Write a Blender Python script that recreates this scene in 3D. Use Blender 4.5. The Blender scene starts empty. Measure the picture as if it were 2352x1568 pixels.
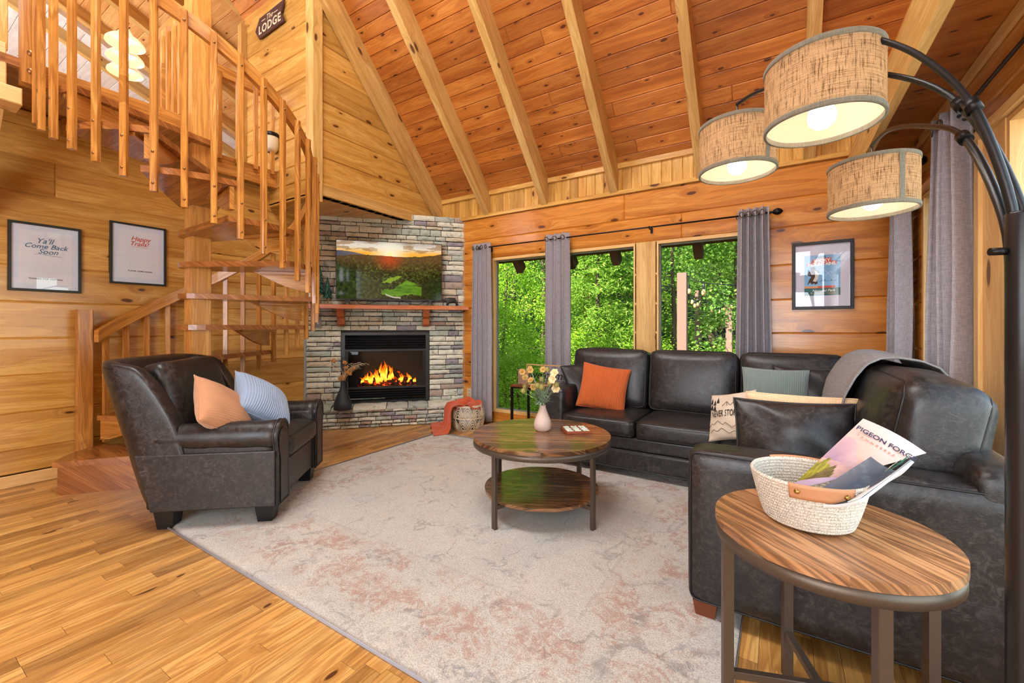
# Cabin living room: log walls, vaulted pine ceiling, spiral stair, stone fireplace, sectional sofa.
import bpy, bmesh, math, random
from mathutils import Vector, Matrix
random.seed(7)
PI = math.pi
scene = bpy.context.scene
COL = scene.collection
V = Vector

def lin(r, g, b, a=1.0):
    f = lambda c: (c/255/12.92 if c/255 <= 0.04045 else ((c/255+0.055)/1.055)**2.4)
    return (f(r), f(g), f(b), a)

# ------------------------------------------------------------------ mesh builder
class MB:
    def __init__(s):
        s.v = []; s.f = []; s.uv = []; s.tone = []; s.mi = []; s.sm = []
    def add(s, vs, fs, uvs=None, tone=None, mi=0, smooth=False):
        b = len(s.v); s.v += [tuple(p) for p in vs]
        for k, f in enumerate(fs):
            s.f.append([b+i for i in f])
            s.uv.append([uvs[i] for i in f] if uvs else [(0.0, 0.0)]*len(f))
            s.tone.append(tone if tone is not None else 0.5)
            s.mi.append(mi); s.sm.append(smooth)
        return s
    def board(s, o, U, Vv, N, L, W, T, c=0.0, tone=None, mi=0):
        """box from corner o: grain U (len L), across Vv (W), thickness N (T); chamfer c on the +N edges"""
        o = V(o); U = V(U).normalized(); Vv = V(Vv).normalized(); N = V(N).normalized()
        if tone is None: tone = random.random()
        ru, rv = random.uniform(0, 50), random.uniform(0, 50)
        P = lambda a, b, n: o+U*a+Vv*b+N*n
        if c > 0:
            q = [(0,0,0),(L,0,0),(L,W,0),(0,W,0),(0,0,T-c),(L,0,T-c),(L,W,T-c),(0,W,T-c),
                 (c,c,T),(L-c,c,T),(L-c,W-c,T),(c,W-c,T)]
            fs = [(0,3,2,1),(0,1,5,4),(1,2,6,5),(2,3,7,6),(3,0,4,7),(4,5,9,8),(5,6,10,9),(6,7,11,10),(7,4,8,11),(8,9,10,11)]
        else:
            q = [(0,0,0),(L,0,0),(L,W,0),(0,W,0),(0,0,T),(L,0,T),(L,W,T),(0,W,T)]
            fs = [(0,3,2,1),(0,1,5,4),(1,2,6,5),(2,3,7,6),(3,0,4,7),(4,5,6,7)]
        vs = [P(*t) for t in q]
        uv = [(ru+a, rv+b+n) for a, b, n in q]
        if U.cross(Vv).dot(N) < 0: fs = [f[::-1] for f in fs]
        return s.add(vs, fs, uv, tone, mi)
    def box(s, x0, x1, y0, y1, z0, z1, g=0, c=0.0, tone=None, mi=0):
        """axis box, grain along axis g"""
        d = (x1-x0, y1-y0, z1-z0); E = [V((1,0,0)), V((0,1,0)), V((0,0,1))]
        if g == 0: return s.board((x0,y0,z0), E[0], E[1], E[2], d[0], d[1], d[2], c, tone, mi)
        if g == 1: return s.board((x0,y0,z0), E[1], E[2], E[0], d[1], d[2], d[0], c, tone, mi)
        return s.board((x0,y0,z0), E[2], E[0], E[1], d[2], d[0], d[1], c, tone, mi)
    def prism(s, pts, O, A, B, N, T, tone=None, mi=0, lg=False):
        """polygon pts (a,b) in plane A,B at O extruded T along N"""
        O = V(O); A = V(A); B = V(B); N = V(N)
        if tone is None: tone = random.random()
        ru, rv = random.uniform(0, 50), random.uniform(0, 50)
        n = len(pts); vs = []; uv = []
        for h in (0, T):
            for a, b in pts:
                vs.append(O+A*a+B*b+N*h); uv.append((ru+h, rv+a+b*0.7) if lg else (ru+a, rv+b+h))
        area = sum(pts[i][0]*pts[(i+1)%n][1]-pts[(i+1)%n][0]*pts[i][1] for i in range(n))
        fl = (area > 0) == (A.cross(B).dot(N) > 0)
        fs = [tuple(range(n, 2*n)), tuple(range(n-1, -1, -1))]
        fs += [(i, (i+1) % n, n+(i+1) % n, n+i) for i in range(n)]
        if not fl: fs = [f[::-1] for f in fs]
        return s.add(vs, fs, uv, tone, mi)
    def tube(s, pts, r, n=8, closed=False, tone=None, mi=0, rr=None, cap=True):
        pts = [V(p) for p in pts]; m = len(pts)
        if tone is None: tone = random.random()
        tan = []
        for i in range(m):
            a = pts[(i-1) % m] if (closed or i > 0) else pts[i]
            b = pts[(i+1) % m] if (closed or i < m-1) else pts[i]
            t = (b-a); tan.append(t.normalized() if t.length > 1e-9 else V((0,0,1)))
        up = V((0,0,1)) if abs(tan[0].z) < 0.9 else V((1,0,0))
        nrm = tan[0].cross(up).normalized()
        vs = []; uv = []; L = 0
        for i in range(m):
            nrm = (nrm-tan[i]*nrm.dot(tan[i])).normalized(); bi = tan[i].cross(nrm)
            if i: L += (pts[i]-pts[i-1]).length
            ra = rr[i] if rr else r
            for k in range(n):
                a = 2*PI*k/n
                vs.append(pts[i]+(nrm*math.cos(a)+bi*math.sin(a))*ra); uv.append((L, ra*a))
        fs = []
        for i in range(m if closed else m-1):
            j = (i+1) % m
            for k in range(n):
                l = (k+1) % n
                fs.append((i*n+k, i*n+l, j*n+l, j*n+k))
        s.add(vs, fs, uv, tone, mi, True)
        if cap and not closed:
            b = len(s.v)-m*n
            s.f.append([b+k for k in range(n)][::-1]); s.f.append([b+(m-1)*n+k for k in range(n)])
            for _ in (0, 1): s.uv.append([(0,0)]*n); s.tone.append(tone); s.mi.append(mi); s.sm.append(False)
        return s
    def lathe(s, prof, c=(0,0,0), n=24, ex=1.0, ey=1.0, tone=None, mi=0, rot=0.0, cap=False):
        """prof = [(r,z)] bottom to top"""
        c = V(c); m = len(prof); vs = []; uv = []; cr, sr = math.cos(rot), math.sin(rot)
        for i, (r, z) in enumerate(prof):
            for k in range(n):
                a = 2*PI*k/n; x, y = r*ex*math.cos(a), r*ey*math.sin(a)
                vs.append(c+V((x*cr-y*sr, x*sr+y*cr, z))); uv.append((k/n, z))
        fs = [(i*n+k, i*n+(k+1)%n, (i+1)*n+(k+1)%n, (i+1)*n+k) for i in range(m-1) for k in range(n)]
        if cap:
            fs.append(tuple(range(n))[::-1]); fs.append(tuple((m-1)*n+k for k in range(n)))
        return s.add(vs, fs, uv, tone, mi, True)
    def grid(s, fn, nu, nv, tone=None, mi=0, smooth=True, flip=False, closeu=False):
        """fn(a,b) in [0,1]^2 -> point"""
        vs = []; uv = []
        for j in range(nv+1):
            for i in range(nu+1):
                vs.append(fn(i/nu, j/nv)); uv.append((i/nu, j/nv))
        fs = []
        for j in range(nv):
            for i in range(nu):
                a = j*(nu+1)+i; q = (a, a+1, a+nu+2, a+nu+1)
                fs.append(q[::-1] if flip else q)
        return s.add(vs, fs, uv, tone, mi, smooth)
    def softbox(s, c, h, r, puff=(0,0,0), n=9, M=None, wob=0.0, tone=None, mi=0, seed=0):
        """rounded box, centre c, half sizes h, corner radius r, faces bulged by puff"""
        c = V(c); rnd = random.Random(seed)
        ph = [rnd.uniform(0, 6.28) for _ in range(6)]
        ts = []
        for i in range(n+1):
            t = -1+2*i/n; ts.append(math.copysign(abs(t)**0.75, t))
        for ax in range(3):
            for sg in (-1, 1):
                a1, a2 = [(1,2),(2,0),(0,1)][ax]
                vs = []
                for j in range(n+1):
                    for i in range(n+1):
                        p = [0,0,0]; p[ax] = sg; p[a1] = ts[i]; p[a2] = ts[j]
                        q = [p[k]*h[k] for k in range(3)]
                        inn = [max(-(h[k]-r), min(h[k]-r, q[k])) for k in range(3)]
                        d = V([q[k]-inn[k] for k in range(3)])
                        if d.length > 1e-9: d = d.normalized()*r
                        e = V(inn)+d
                        bl = (1-ts[i]**2)*(1-ts[j]**2)
                        e[ax] += sg*puff[ax]*bl**0.7
                        if wob:
                            w = math.sin(e.x*9+ph[0])*math.sin(e.y*8+ph[1])+0.6*math.sin(e.z*13+ph[2]+e.x*5)+0.5*math.sin(e.y*21+ph[3]+e.z*7)
                            e[ax] += sg*wob*w*bl
                        if M is not None: e = M @ e
                        vs.append(c+e)
                fs = []
                for j in range(n):
                    for i in range(n):
                        a = j*(n+1)+i; q = (a, a+1, a+n+2, a+n+1)
                        fs.append(q if sg > 0 else q[::-1])
                s.add(vs, fs, [(0,0)]*len(vs), tone, mi, True)
        return s
    def build(s, name, mats, parent=None, merge=0.0):
        me = bpy.data.meshes.new(name)
        me.from_pydata(s.v, [], s.f)
        ul = me.uv_layers.new(name='UVMap')
        flat = [c for f in s.uv for p in f for c in p]
        ul.data.foreach_set('uv', flat)
        at = me.attributes.new('tone', 'FLOAT', 'FACE'); at.data.foreach_set('value', s.tone)
        me.polygons.foreach_set('use_smooth', s.sm)
        if not isinstance(mats, (list, tuple)): mats = [mats]
        for m in mats: me.materials.append(m)
        me.polygons.foreach_set('material_index', s.mi)
        me.update()
        if merge:
            bm = bmesh.new(); bm.from_mesh(me)
            bmesh.ops.remove_doubles(bm, verts=bm.verts, dist=merge); bm.to_mesh(me); bm.free()
        o = bpy.data.objects.new(name, me); COL.objects.link(o)
        if parent is not None: o.parent = parent
        return o

def thing(name, label, cat, loc=(0,0,0), rz=0.0, group=None):
    o = bpy.data.objects.new(name, None); COL.objects.link(o)
    o.location = loc; o.rotation_euler = (0,0,rz); o.empty_display_size = 0.1
    return tag(o, label, cat, group)
def tag(o, label=None, cat=None, group=None, kind=None):
    if label: o['label'] = label
    if cat: o['category'] = cat
    if group: o['group'] = group
    if kind: o['kind'] = kind
    return o
def struct(o): o['kind'] = 'structure'; return o
def copy_tree(o, parent=None):
    c = o.copy(); COL.objects.link(c)
    if parent is not None: c.parent = parent
    for ch in [x for x in list(bpy.data.objects) if x.parent == o]: copy_tree(ch, c)
    return c
def text(body, size, M, mat, name='lettering', parent=None, ext=0.0006, shear=0.0, align='CENTER', sp=1.0, bold=0.0):
    cu = bpy.data.curves.new(name, 'FONT'); cu.body = body; cu.size = size; cu.extrude = ext
    cu.align_x = align; cu.align_y = 'CENTER'; cu.shear = shear; cu.space_character = sp; cu.offset = bold; cu.resolution_u = 3
    t = bpy.data.objects.new(name, cu); COL.objects.link(t)
    dg = bpy.context.evaluated_depsgraph_get(); me = bpy.data.meshes.new_from_object(t.evaluated_get(dg)); bpy.data.objects.remove(t)
    me.materials.clear(); me.materials.append(mat); me.name = name
    o = bpy.data.objects.new(name, me); COL.objects.link(o)
    if parent is not None: o.parent = parent
    o.matrix_local = M
    return o
def frame(o, ex, ey, ez=None):
    ex = V(ex).normalized(); ey = V(ey); ey = (ey-ex*ey.dot(ex)).normalized(); ez = ex.cross(ey)
    M = Matrix((ex, ey, ez)).transposed().to_4x4(); M.translation = V(o); return M

# ------------------------------------------------------------------ materials
class NT:
    def __init__(s, name):
        s.m = bpy.data.materials.new(name); s.m.use_nodes = True
        s.t = s.m.node_tree; s.t.nodes.clear(); s.out = s.t.nodes.new('ShaderNodeOutputMaterial')
    def n(s, typ, ins=None, **kw):
        nd = s.t.nodes.new(typ)
        for k, v in kw.items(): setattr(nd, k, v)
        for k, v in (ins or {}).items(): s.set(nd.inputs[k], v)
        return nd
    def set(s, sock, v):
        if isinstance(v, bpy.types.NodeSocket): s.t.links.new(v, sock)
        else: sock.default_value = v
    def math(s, op, a, b=None, c=None, clamp=False):
        nd = s.n('ShaderNodeMath', operation=op, use_clamp=clamp); s.set(nd.inputs[0], a)
        if b is not None: s.set(nd.inputs[1], b)
        if c is not None: s.set(nd.inputs[2], c)
        return nd.outputs[0]
    def mix(s, f, a, b, blend='MIX'):
        nd = s.n('ShaderNodeMix', data_type='RGBA', blend_type=blend)
        s.set(nd.inputs[0], f); s.set(nd.inputs[6], a); s.set(nd.inputs[7], b); return nd.outputs[2]
    def ramp(s, f, stops, interp='LINEAR'):
        nd = s.n('ShaderNodeValToRGB'); cr = nd.color_ramp; cr.interpolation = interp
        while len(cr.elements) < len(stops): cr.elements.new(0.5)
        for e, (p, c) in zip(cr.elements, stops):
            e.position = p; e.color = c if len(c) == 4 else (*c, 1)
        s.set(nd.inputs[0], f); return nd.outputs[0]
    def noise(s, vec, scale, detail=3, rough=0.5, dist=0.0):
        nd = s.n('ShaderNodeTexNoise', {'Scale': scale, 'Detail': detail, 'Roughness': rough, 'Distortion': dist})
        if vec is not None: s.set(nd.inputs['Vector'], vec)
        return nd.outputs['Fac']
    def mapr(s, f, a, b, c=0.0, d=1.0):
        nd = s.n('ShaderNodeMapRange', interpolation_type='SMOOTHSTEP')
        s.set(nd.inputs[0], f)
        for i, v in zip((1,2,3,4), (a,b,c,d)): s.set(nd.inputs[i], v)
        return nd.outputs[0]
    def comb(s, x, y, z=0.0):
        nd = s.n('ShaderNodeCombineXYZ'); s.set(nd.inputs[0], x); s.set(nd.inputs[1], y); s.set(nd.inputs[2], z); return nd.outputs[0]
    def bump(s, h, st, dist=0.01):
        return s.n('ShaderNodeBump', {'Height': h, 'Strength': st, 'Distance': dist}).outputs[0]
    def bsdf(s, **k):
        nd = s.n('ShaderNodeBsdfPrincipled')
        for kk, v in k.items(): s.set(nd.inputs[kk.replace('_', ' ')], v)
        s.t.links.new(nd.outputs[0], s.out.inputs[0]); return nd

def wood(name, light, mid, dark, rough=0.32, knots=1.0, grain=1.0, coat=0.0, ks=1.0, tonevar=0.35, bump=0.15, thr=0.45):
    N = NT(name)
    uv = N.n('ShaderNodeUVMap').outputs[0]; sp = N.n('ShaderNodeSeparateXYZ', {0: uv}); u, v = sp.outputs[0], sp.outputs[1]
    tone = N.n('ShaderNodeAttribute', attribute_name='tone').outputs['Fac']
    kv = N.comb(N.math('MULTIPLY', u, 1.7*ks), N.math('MULTIPLY', v, 4.2*ks))
    kd = N.noise(kv, 2.5, 2)
    kv2 = N.n('ShaderNodeVectorMath', {0: kv, 1: N.comb(N.math('MULTIPLY', kd, 0.12), N.math('MULTIPLY', kd, 0.1))}, operation='ADD').outputs[0]
    vo = N.n('ShaderNodeTexVoronoi', {'Vector': kv2, 'Scale': 1.0}, voronoi_dimensions='2D')
    rnd = N.n('ShaderNodeSeparateXYZ', {0: vo.outputs['Color']})
    on = N.math('GREATER_THAN', rnd.outputs[0], thr)
    size = N.math('MULTIPLY_ADD', rnd.outputs[1], 0.055, 0.03)
    rel = N.math('DIVIDE', vo.outputs['Distance'], size)
    km = N.math('MULTIPLY', N.mapr(rel, 1.25, 0.7), on)
    halo = N.math('MULTIPLY', N.mapr(rel, 4.5, 0.8), on)
    # grain bends round the knots
    vv = N.math('ADD', N.math('MULTIPLY', v, 11.0), N.math('MULTIPLY', halo, 0.9))
    g1 = N.noise(N.comb(N.math('MULTIPLY', u, 0.9), vv), 1.0, 3, 0.55, 0.4)
    rings = N.math('FRACT', N.math('MULTIPLY', g1, 9.0))
    rings = N.math('MULTIPLY', N.math('ABSOLUTE', N.math('SUBTRACT', rings, 0.5)), 2.0)
    g2 = N.noise(N.comb(N.math('MULTIPLY', u, 5.0), N.math('MULTIPLY', v, 150.0)), 1.0, 2, 0.5)
    base = N.ramp(g1, [(0.25, light), (0.52, mid), (0.78, dark)])
    base = N.mix(N.math('MULTIPLY', N.mapr(rings, 0.15, 0.95), 0.34*grain), base, dark)
    base = N.mix(N.math('MULTIPLY', N.mapr(g2, 0.45, 0.75), 0.25*grain), base, dark)
    tcol = N.ramp(tone, [(0.0, (1-tonevar, (1-tonevar)*0.92, (1-tonevar)*0.85)), (0.5, (1,1,1)), (1.0, (1+tonevar*0.3, 1+tonevar*0.28, 1+tonevar*0.2))])
    base = N.mix(1.0, base, tcol, 'MULTIPLY')
    base = N.mix(N.math('MULTIPLY', halo, 0.35*knots), base, dark)
    base = N.mix(N.math('MULTIPLY', km, 0.9*knots), base, lin(70, 30, 12))
    h = N.math('ADD', N.math('MULTIPLY', rings, 0.5), g2)
    k = dict(Base_Color=base, Roughness=rough, Normal=N.bump(h, bump, 0.002))
    if coat: k['Coat_Weight'] = coat; k['Coat_Roughness'] = 0.12
    N.bsdf(**k); return N.m

def flat(name, col, rough=0.5, metal=0.0, bump=0.0, scale=60, coat=0.0, var=0.0, sheen=0.0):
    N = NT(name); k = dict(Roughness=rough, Metallic=metal)
    tc = N.n('ShaderNodeTexCoord').outputs['Object']
    f = N.noise(tc, scale, 4)
    dk = tuple(c*(1-0.35-var) for c in col[:3])+(1,)
    k['Base_Color'] = N.mix(N.math('MULTIPLY', f, 0.25+var), col, dk)
    if bump: k['Normal'] = N.bump(f, bump, 0.004)
    if coat: k['Coat_Weight'] = coat; k['Coat_Roughness'] = 0.1
    if sheen: k['Sheen_Weight'] = sheen
    N.bsdf(**k); return N.m

def leather(name, dark, light, rough=0.33):
    N = NT(name); tc = N.n('ShaderNodeTexCoord').outputs['Object']
    big = N.noise(tc, 4.0, 5, 0.65, 0.6); mot = N.noise(tc, 24.0, 6, 0.75, 1.2)
    scr = N.noise(N.n('ShaderNodeMapping', {'Vector': tc, 'Scale': (30, 140, 60), 'Rotation': (0.4, 0.7, 0.6)}).outputs[0], 1.0, 4, 0.7, 1.5)
    f = N.math('ADD', N.math('MULTIPLY', N.mapr(mot, 0.42, 0.72), 0.6), N.math('MULTIPLY', N.mapr(scr, 0.52, 0.75), 0.6))
    f = N.math('MULTIPLY', f, N.mapr(big, 0.3, 0.7, 0.35, 1.0), clamp=True)
    col = N.mix(f, dark, light)
    fine = N.noise(tc, 220.0, 2)
    N.bsdf(Base_Color=col, Roughness=N.mapr(mot, 0.2, 0.8, rough-0.07, rough+0.16),
           Normal=N.bump(N.math('ADD', fine, N.math('MULTIPLY', mot, 1.2)), 0.16, 0.003), Specular_IOR_Level=0.55)
    return N.m

def cloth(name, c1, c2, sx=260, sy=260, rough=0.9, bump=0.35, trans=0.0, slub=0.5):
    """woven fabric on UV or object coordinates"""
    N = NT(name); tc = N.n('ShaderNodeTexCoord').outputs['Object']
    sp = N.n('ShaderNodeSeparateXYZ', {0: tc})
    a = N.noise(N.n('ShaderNodeMapping', {'Vector': tc, 'Scale': (sx, sx, sx*0.08)}).outputs[0], 1.0, 2)
    b = N.noise(N.n('ShaderNodeMapping', {'Vector': tc, 'Scale': (sy*0.08, sy*0.08, sy)}).outputs[0], 1.0, 2)
    f = N.math('MULTIPLY', N.math('ADD', N.mapr(a, 0.3, 0.7), N.mapr(b, 0.3, 0.7)), 0.5)
    col = N.mix(N.math('MULTIPLY', f, slub*2, clamp=True), c1, c2)
    nrm = N.bump(f, bump, 0.002)
    if trans:
        d = N.n('ShaderNodeBsdfDiffuse', {'Color': col, 'Normal': nrm}); t = N.n('ShaderNodeBsdfTranslucent', {'Color': col, 'Normal': nrm})
        mx = N.n('ShaderNodeMixShader', {0: trans, 1: d.outputs[0], 2: t.outputs[0]})
        N.t.links.new(mx.outputs[0], N.out.inputs[0])
    else: N.bsdf(Base_Color=col, Roughness=rough, Normal=nrm, Sheen_Weight=0.15)
    return N.m

def emit(name, col, st):
    N = NT(name); e = N.n('ShaderNodeEmission', {'Color': col, 'Strength': st}); N.t.links.new(e.outputs[0], N.out.inputs[0]); return N.m

def painted(name, rough=0.45, est=0.0, coat=0.0):
    N = NT(name); a = N.n('ShaderNodeAttribute', attribute_name='paint').outputs['Color']
    if est:
        e = N.n('ShaderNodeEmission', {'Color': a, 'Strength': est}); g = N.n('ShaderNodeBsdfGlossy', {'Color': (1,1,1,1), 'Roughness': 0.08})
        mx = N.n('ShaderNodeMixShader', {0: 0.03, 1: e.outputs[0], 2: g.outputs[0]}); N.t.links.new(mx.outputs[0], N.out.inputs[0])
    else:
        k = dict(Base_Color=a, Roughness=rough)
        if coat: k['Coat_Weight'] = coat
        N.bsdf(**k)
    return N.m

def glassy(name, tint=(1,1,1,1), rough=0.0, ior=1.45, extra=0.0):
    N = NT(name); fr = N.n('ShaderNodeFresnel', {'IOR': ior}).outputs[0]
    if extra: fr = N.math('ADD', fr, extra, clamp=True)
    fr = N.math('MULTIPLY', fr, N.math('SUBTRACT', 1.0, N.n('ShaderNodeNewGeometry').outputs['Backfacing']))
    t = N.n('ShaderNodeBsdfTransparent', {'Color': tint}); g = N.n('ShaderNodeBsdfGlossy', {'Color': (1,1,1,1), 'Roughness': rough})
    mx = N.n('ShaderNodeMixShader', {0: fr, 1: t.outputs[0], 2: g.outputs[0]}); N.t.links.new(mx.outputs[0], N.out.inputs[0])
    return N.m

M = {}
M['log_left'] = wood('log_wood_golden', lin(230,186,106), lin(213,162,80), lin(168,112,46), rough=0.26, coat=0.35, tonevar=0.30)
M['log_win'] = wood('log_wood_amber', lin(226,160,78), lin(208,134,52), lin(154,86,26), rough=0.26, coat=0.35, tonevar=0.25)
M['ceil'] = wood('ceiling_pine', lin(220,150,72), lin(202,124,52), lin(148,78,28), rough=0.38, ks=1.6, thr=0.3, tonevar=0.3)
M['ceil_white'] = wood('whitewashed_pine', lin(236,232,226), lin(226,222,216), lin(196,190,184), rough=0.5, knots=0.2, ks=1.3, tonevar=0.06)
M['ceil_loft'] = wood('loft_ceiling_pine', lin(240,196,130), lin(230,176,108), lin(196,130,66), rough=0.4, ks=1.3, tonevar=0.15)
M['beam'] = wood('rafter_pine', lin(234,198,130), lin(218,176,104), lin(176,126,62), rough=0.42, ks=0.8, thr=0.6, tonevar=0.15)
M['stair'] = wood('stair_wood', lin(228,172,94), lin(208,143,66), lin(152,91,34), rough=0.28, knots=0.3, coat=0.3, ks=0.6, thr=0.8, grain=1.6, tonevar=0.25)
M['stair_post'] = wood('post_pine', lin(240,188,110), lin(224,164,84), lin(178,112,46), rough=0.3, knots=0.2, coat=0.25, ks=0.5, thr=0.8, grain=1.5, tonevar=0.1)
M['stair_dk'] = wood('stair_tread_wood', lin(204,142,80), lin(180,114,58), lin(122,68,30), rough=0.25, knots=0.2, coat=0.3, ks=0.6, thr=0.8, grain=1.6, tonevar=0.2)
M['trim'] = wood('pale_trim_wood', lin(240,206,146), lin(230,188,122), lin(200,148,84), rough=0.4, ks=0.8, thr=0.7, tonevar=0.12)
M['floor'] = wood('hardwood_floor', lin(230,186,116), lin(212,160,88), lin(150,98,46), rough=0.3, coat=0.25, ks=1.1, thr=0.62, grain=1.5, tonevar=0.42)
M['mantel'] = wood('mantel_wood', lin(206,120,56), lin(190,100,42), lin(140,62,22), rough=0.3, coat=0.2, ks=0.8, thr=0.6)
M['black'] = flat('black_satin', lin(22,22,24), 0.35)
M['black_matte'] = flat('black_matte', lin(20,20,21), 0.7)
M['iron'] = flat('dark_iron', lin(30,26,26), 0.38, 0.6)
M['steel'] = flat('bronze_grey_steel', lin(98,86,74), 0.42, 0.55)
M['leather'] = leather('dark_brown_leather', lin(29,27,27), lin(90,82,78))
M['leather_near'] = M['leather']
M['leather_black'] = leather('black_leather', lin(30,30,32), lin(78,74,70))
M['curtain'] = cloth('grey_lilac_curtain', lin(194,188,193), lin(152,145,150), 380, 380, trans=0.12, bump=0.2)
M['white'] = flat('white_paper', lin(228,232,240), 0.6)
M['glass'] = glassy('window_glass', (0.96,0.98,0.97,1), 0.0, 1.12)
M['frame_glass'] = glassy('picture_glass', (1,1,1,1), 0.0, 1.5, 0.03)
# ------------------------------------------------------------------ the room
XL, XR, YW = -5.085, 0.83, 4.63          # left wall, right wall, window wall
SL = 1.07                                 # vault pitch
ZW = 3.07                                 # vault height at the window wall
LS, LZ = 0.41, 6.5                        # loft ceiling

def planks(mb, o, U, Vv, N, L, rows, T=0.115, c=0.011, lmin=2.4, lmax=4.5, holes=(), tones=None):
    """rows of boards; holes = (u0,u1,v0,v1) left open"""
    for k in range(len(rows)-1):
        a, b = rows[k], rows[k+1]
        spans = [(0.0, L)]
        for h in holes:
            if h[2] < b-1e-3 and h[3] > a+1e-3:
                ns = []
                for s0, s1 in spans:
                    if h[1] <= s0 or h[0] >= s1: ns.append((s0, s1)); continue
                    if h[0] > s0: ns.append((s0, h[0]))
                    if h[1] < s1: ns.append((h[1], s1))
                spans = ns
        for s0, s1 in spans:
            p = s0
            while p < s1-1e-4:
                q = min(s1, p+random.uniform(lmin, lmax))
                if s1-q < 0.5: q = s1
                t = tones[k] if tones else None
                mb.board(V(o)+V(U)*p+V(Vv)*a, U, Vv, N, q-p, b-a, T, c, t)
                p = q

# floor: strips running toward the window wall
mb = MB(); x = -5.2; w = 0.0885
while x < 1.0:
    y = -3.0-random.uniform(0, 0.8)
    while y < 4.7:
        L = random.choice((0.28, 0.45, 0.6, 0.75, 0.95, 1.2))*random.uniform(0.85, 1.15)
        mb.board((x, y, -0.02), (0,1,0), (-1,0,0), (0,0,1), L-0.0012, -(w-0.0012), 0.02, 0.0, random.random())
        y += L
    x += w
mb2 = MB()
for i in range(0): pass
fl = struct(mb.build('floor', M['floor']))
sub = MB(); sub.box(-9.2, 1.1, -3.2, 4.75, -0.2, -0.0205); struct(sub.build('trim_9', flat('subfloor_dark', lin(60,35,18), 0.8)))

# left log wall
rows = [0.10,0.284,0.573,0.871,1.164,1.455,1.743,2.035,2.33,2.612,2.86,2.985]
mb = MB(); random.seed(11)
planks(mb, (XL-0.115,-3.1,0), (0,1,0), (0,0,1), (1,0,0), 6.4, rows, c=0.010)
struct(mb.build('wall_left', M['log_left']))
mb = MB(); mb.board((XL, -3.1, 0), (0,1,0), (0,0,1), (1,0,0), 6.15, 0.095, 0.018, 0.006, 0.7)
struct(mb.build('baseboard_left', M['trim']))

# window wall with three openings
WIN = [(-3.22,-2.36), (-2.17,-1.318), (-1.11,-0.258)]
WZ0, WZ1 = 0.14, 2.17
rows = [0,0.14,0.263,0.575,0.887,1.199,1.507,1.823,2.17,2.43,2.72]
mb = MB(); X0 = -5.3; random.seed(5)
planks(mb, (X0,YW+0.14,0), (1,0,0), (0,0,1), (0,-1,0), 6.3, rows, T=0.14, c=0.010,
       holes=[(a-X0, b-X0, WZ0, WZ1) for a, b in WIN]+[(-2.36-X0+0.001, -2.17-X0-0.001, WZ0, WZ1), (-1.318-X0+.001, -1.11-X0-.001, WZ0, WZ1)])
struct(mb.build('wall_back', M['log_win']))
mb = MB()
for a, b in ((-2.36,-2.17), (-1.318,-1.11)):
    mb.board((a, YW+0.14, WZ0), (0,0,1), (1,0,0), (0,-1,0), WZ1-WZ0, b-a, 0.145, 0.006, 0.8)
struct(mb.build('trim_1', M['beam']))
# window frames and panes
for i, (a, b) in enumerate(WIN):
    mb = MB(); f = 0.035
    for z0, z1 in ((WZ0, WZ0+f), (WZ1-f, WZ1)): mb.box(a, b, YW+0.0, YW+0.10, z0, z1, 0, 0.003, 0.7)
    for x0 in (a, b-f*0.8): mb.box(x0, x0+f*0.8, YW+0.0, YW+0.10, WZ0+f, WZ1-f, 2, 0.003, 0.8)
    fr = struct(mb.build('window_%d' % (i+1), M['trim']))
    g = MB(); g.box(a+f*0.8, b-f*0.8, YW+0.075, YW+0.081, WZ0+f, WZ1-f); g.build('pane', M['glass'], fr)
    s = MB()
    for x0 in (a+f*0.8, b-f*0.8-0.012): s.box(x0, x0+0.012, YW+0.06, YW+0.095, WZ0+f, WZ1-f)
    for z0 in (WZ0+f, WZ1-f-0.012): s.box(a+f*0.8, b-f*0.8, YW+0.06, YW+0.095, z0, z0+0.012)
    s.build('sash', flat('grey_sash_%d' % i, lin(120,122,112), 0.5), fr)
# knee wall: vertical boards between the rafters, with trim
mb = MB(); x = -4.2; random.seed(21)
while x < 1.5:
    mb.board((x, YW+0.05, 2.72), (0,0,1), (1,0,0), (0,-1,0), 0.40, 0.104, 0.05, 0.006); x += 0.105
mb.board((-4.2, YW+0.0, 2.72), (1,0,0), (0,0,1), (0,-1,0), 5.7, 0.045, 0.025, 0.003, 0.7)
mb.board((-4.2, YW+0.0, 3.005), (1,0,0), (0,0,1), (0,-1,0), 5.7, 0.06, 0.025, 0.003, 0.5)
struct(mb.build('trim_2', M['log_left']))

# vaulted ceiling
def slope(mb, x0, x1, y0, z0, y1, sl, pitch, mat_tone=None, lmin=1.3, lmax=3.2, T=0.02):
    S = V((0,-1,sl)).normalized(); N = V((0,-sl,-1)).normalized(); n = int(((y0-y1)*math.sqrt(1+sl*sl))/pitch)+1
    for k in range(n):
        o = V((0,y0,z0))+S*(k*pitch); x = x0-random.uniform(0, 1.0)
        while x < x1:
            q = x+random.uniform(lmin, lmax); a = max(x, x0); b = min(q, x1)
            if b > a: mb.board((a, o.y, o.z), (1,0,0), S, N, b-a-0.0015, pitch-0.0015, T, 0.006)
            x = q
mb = MB(); random.seed(31)
slope(mb, -5.7, 1.6, YW+0.05, ZW-1.07*0.05+0.02, 0.8, SL, 0.138, lmin=3.5, lmax=6)
RY = 0.8; RZ = ZW+SL*(YW-RY)
struct(mb.build('ceiling', M['ceil']))
mb = MB()                                                        # far slope of the roof, behind the viewpoint
S2 = V((0,-1,-0.9)).normalized()
for k in range(16):
    o = V((-9.2, RY, RZ))+S2*(k*0.4); mb.board(o, (1,0,0), S2, V((0,0.9,-1)).normalized(), 10.8, 0.4, 0.02, 0.006)
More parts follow.
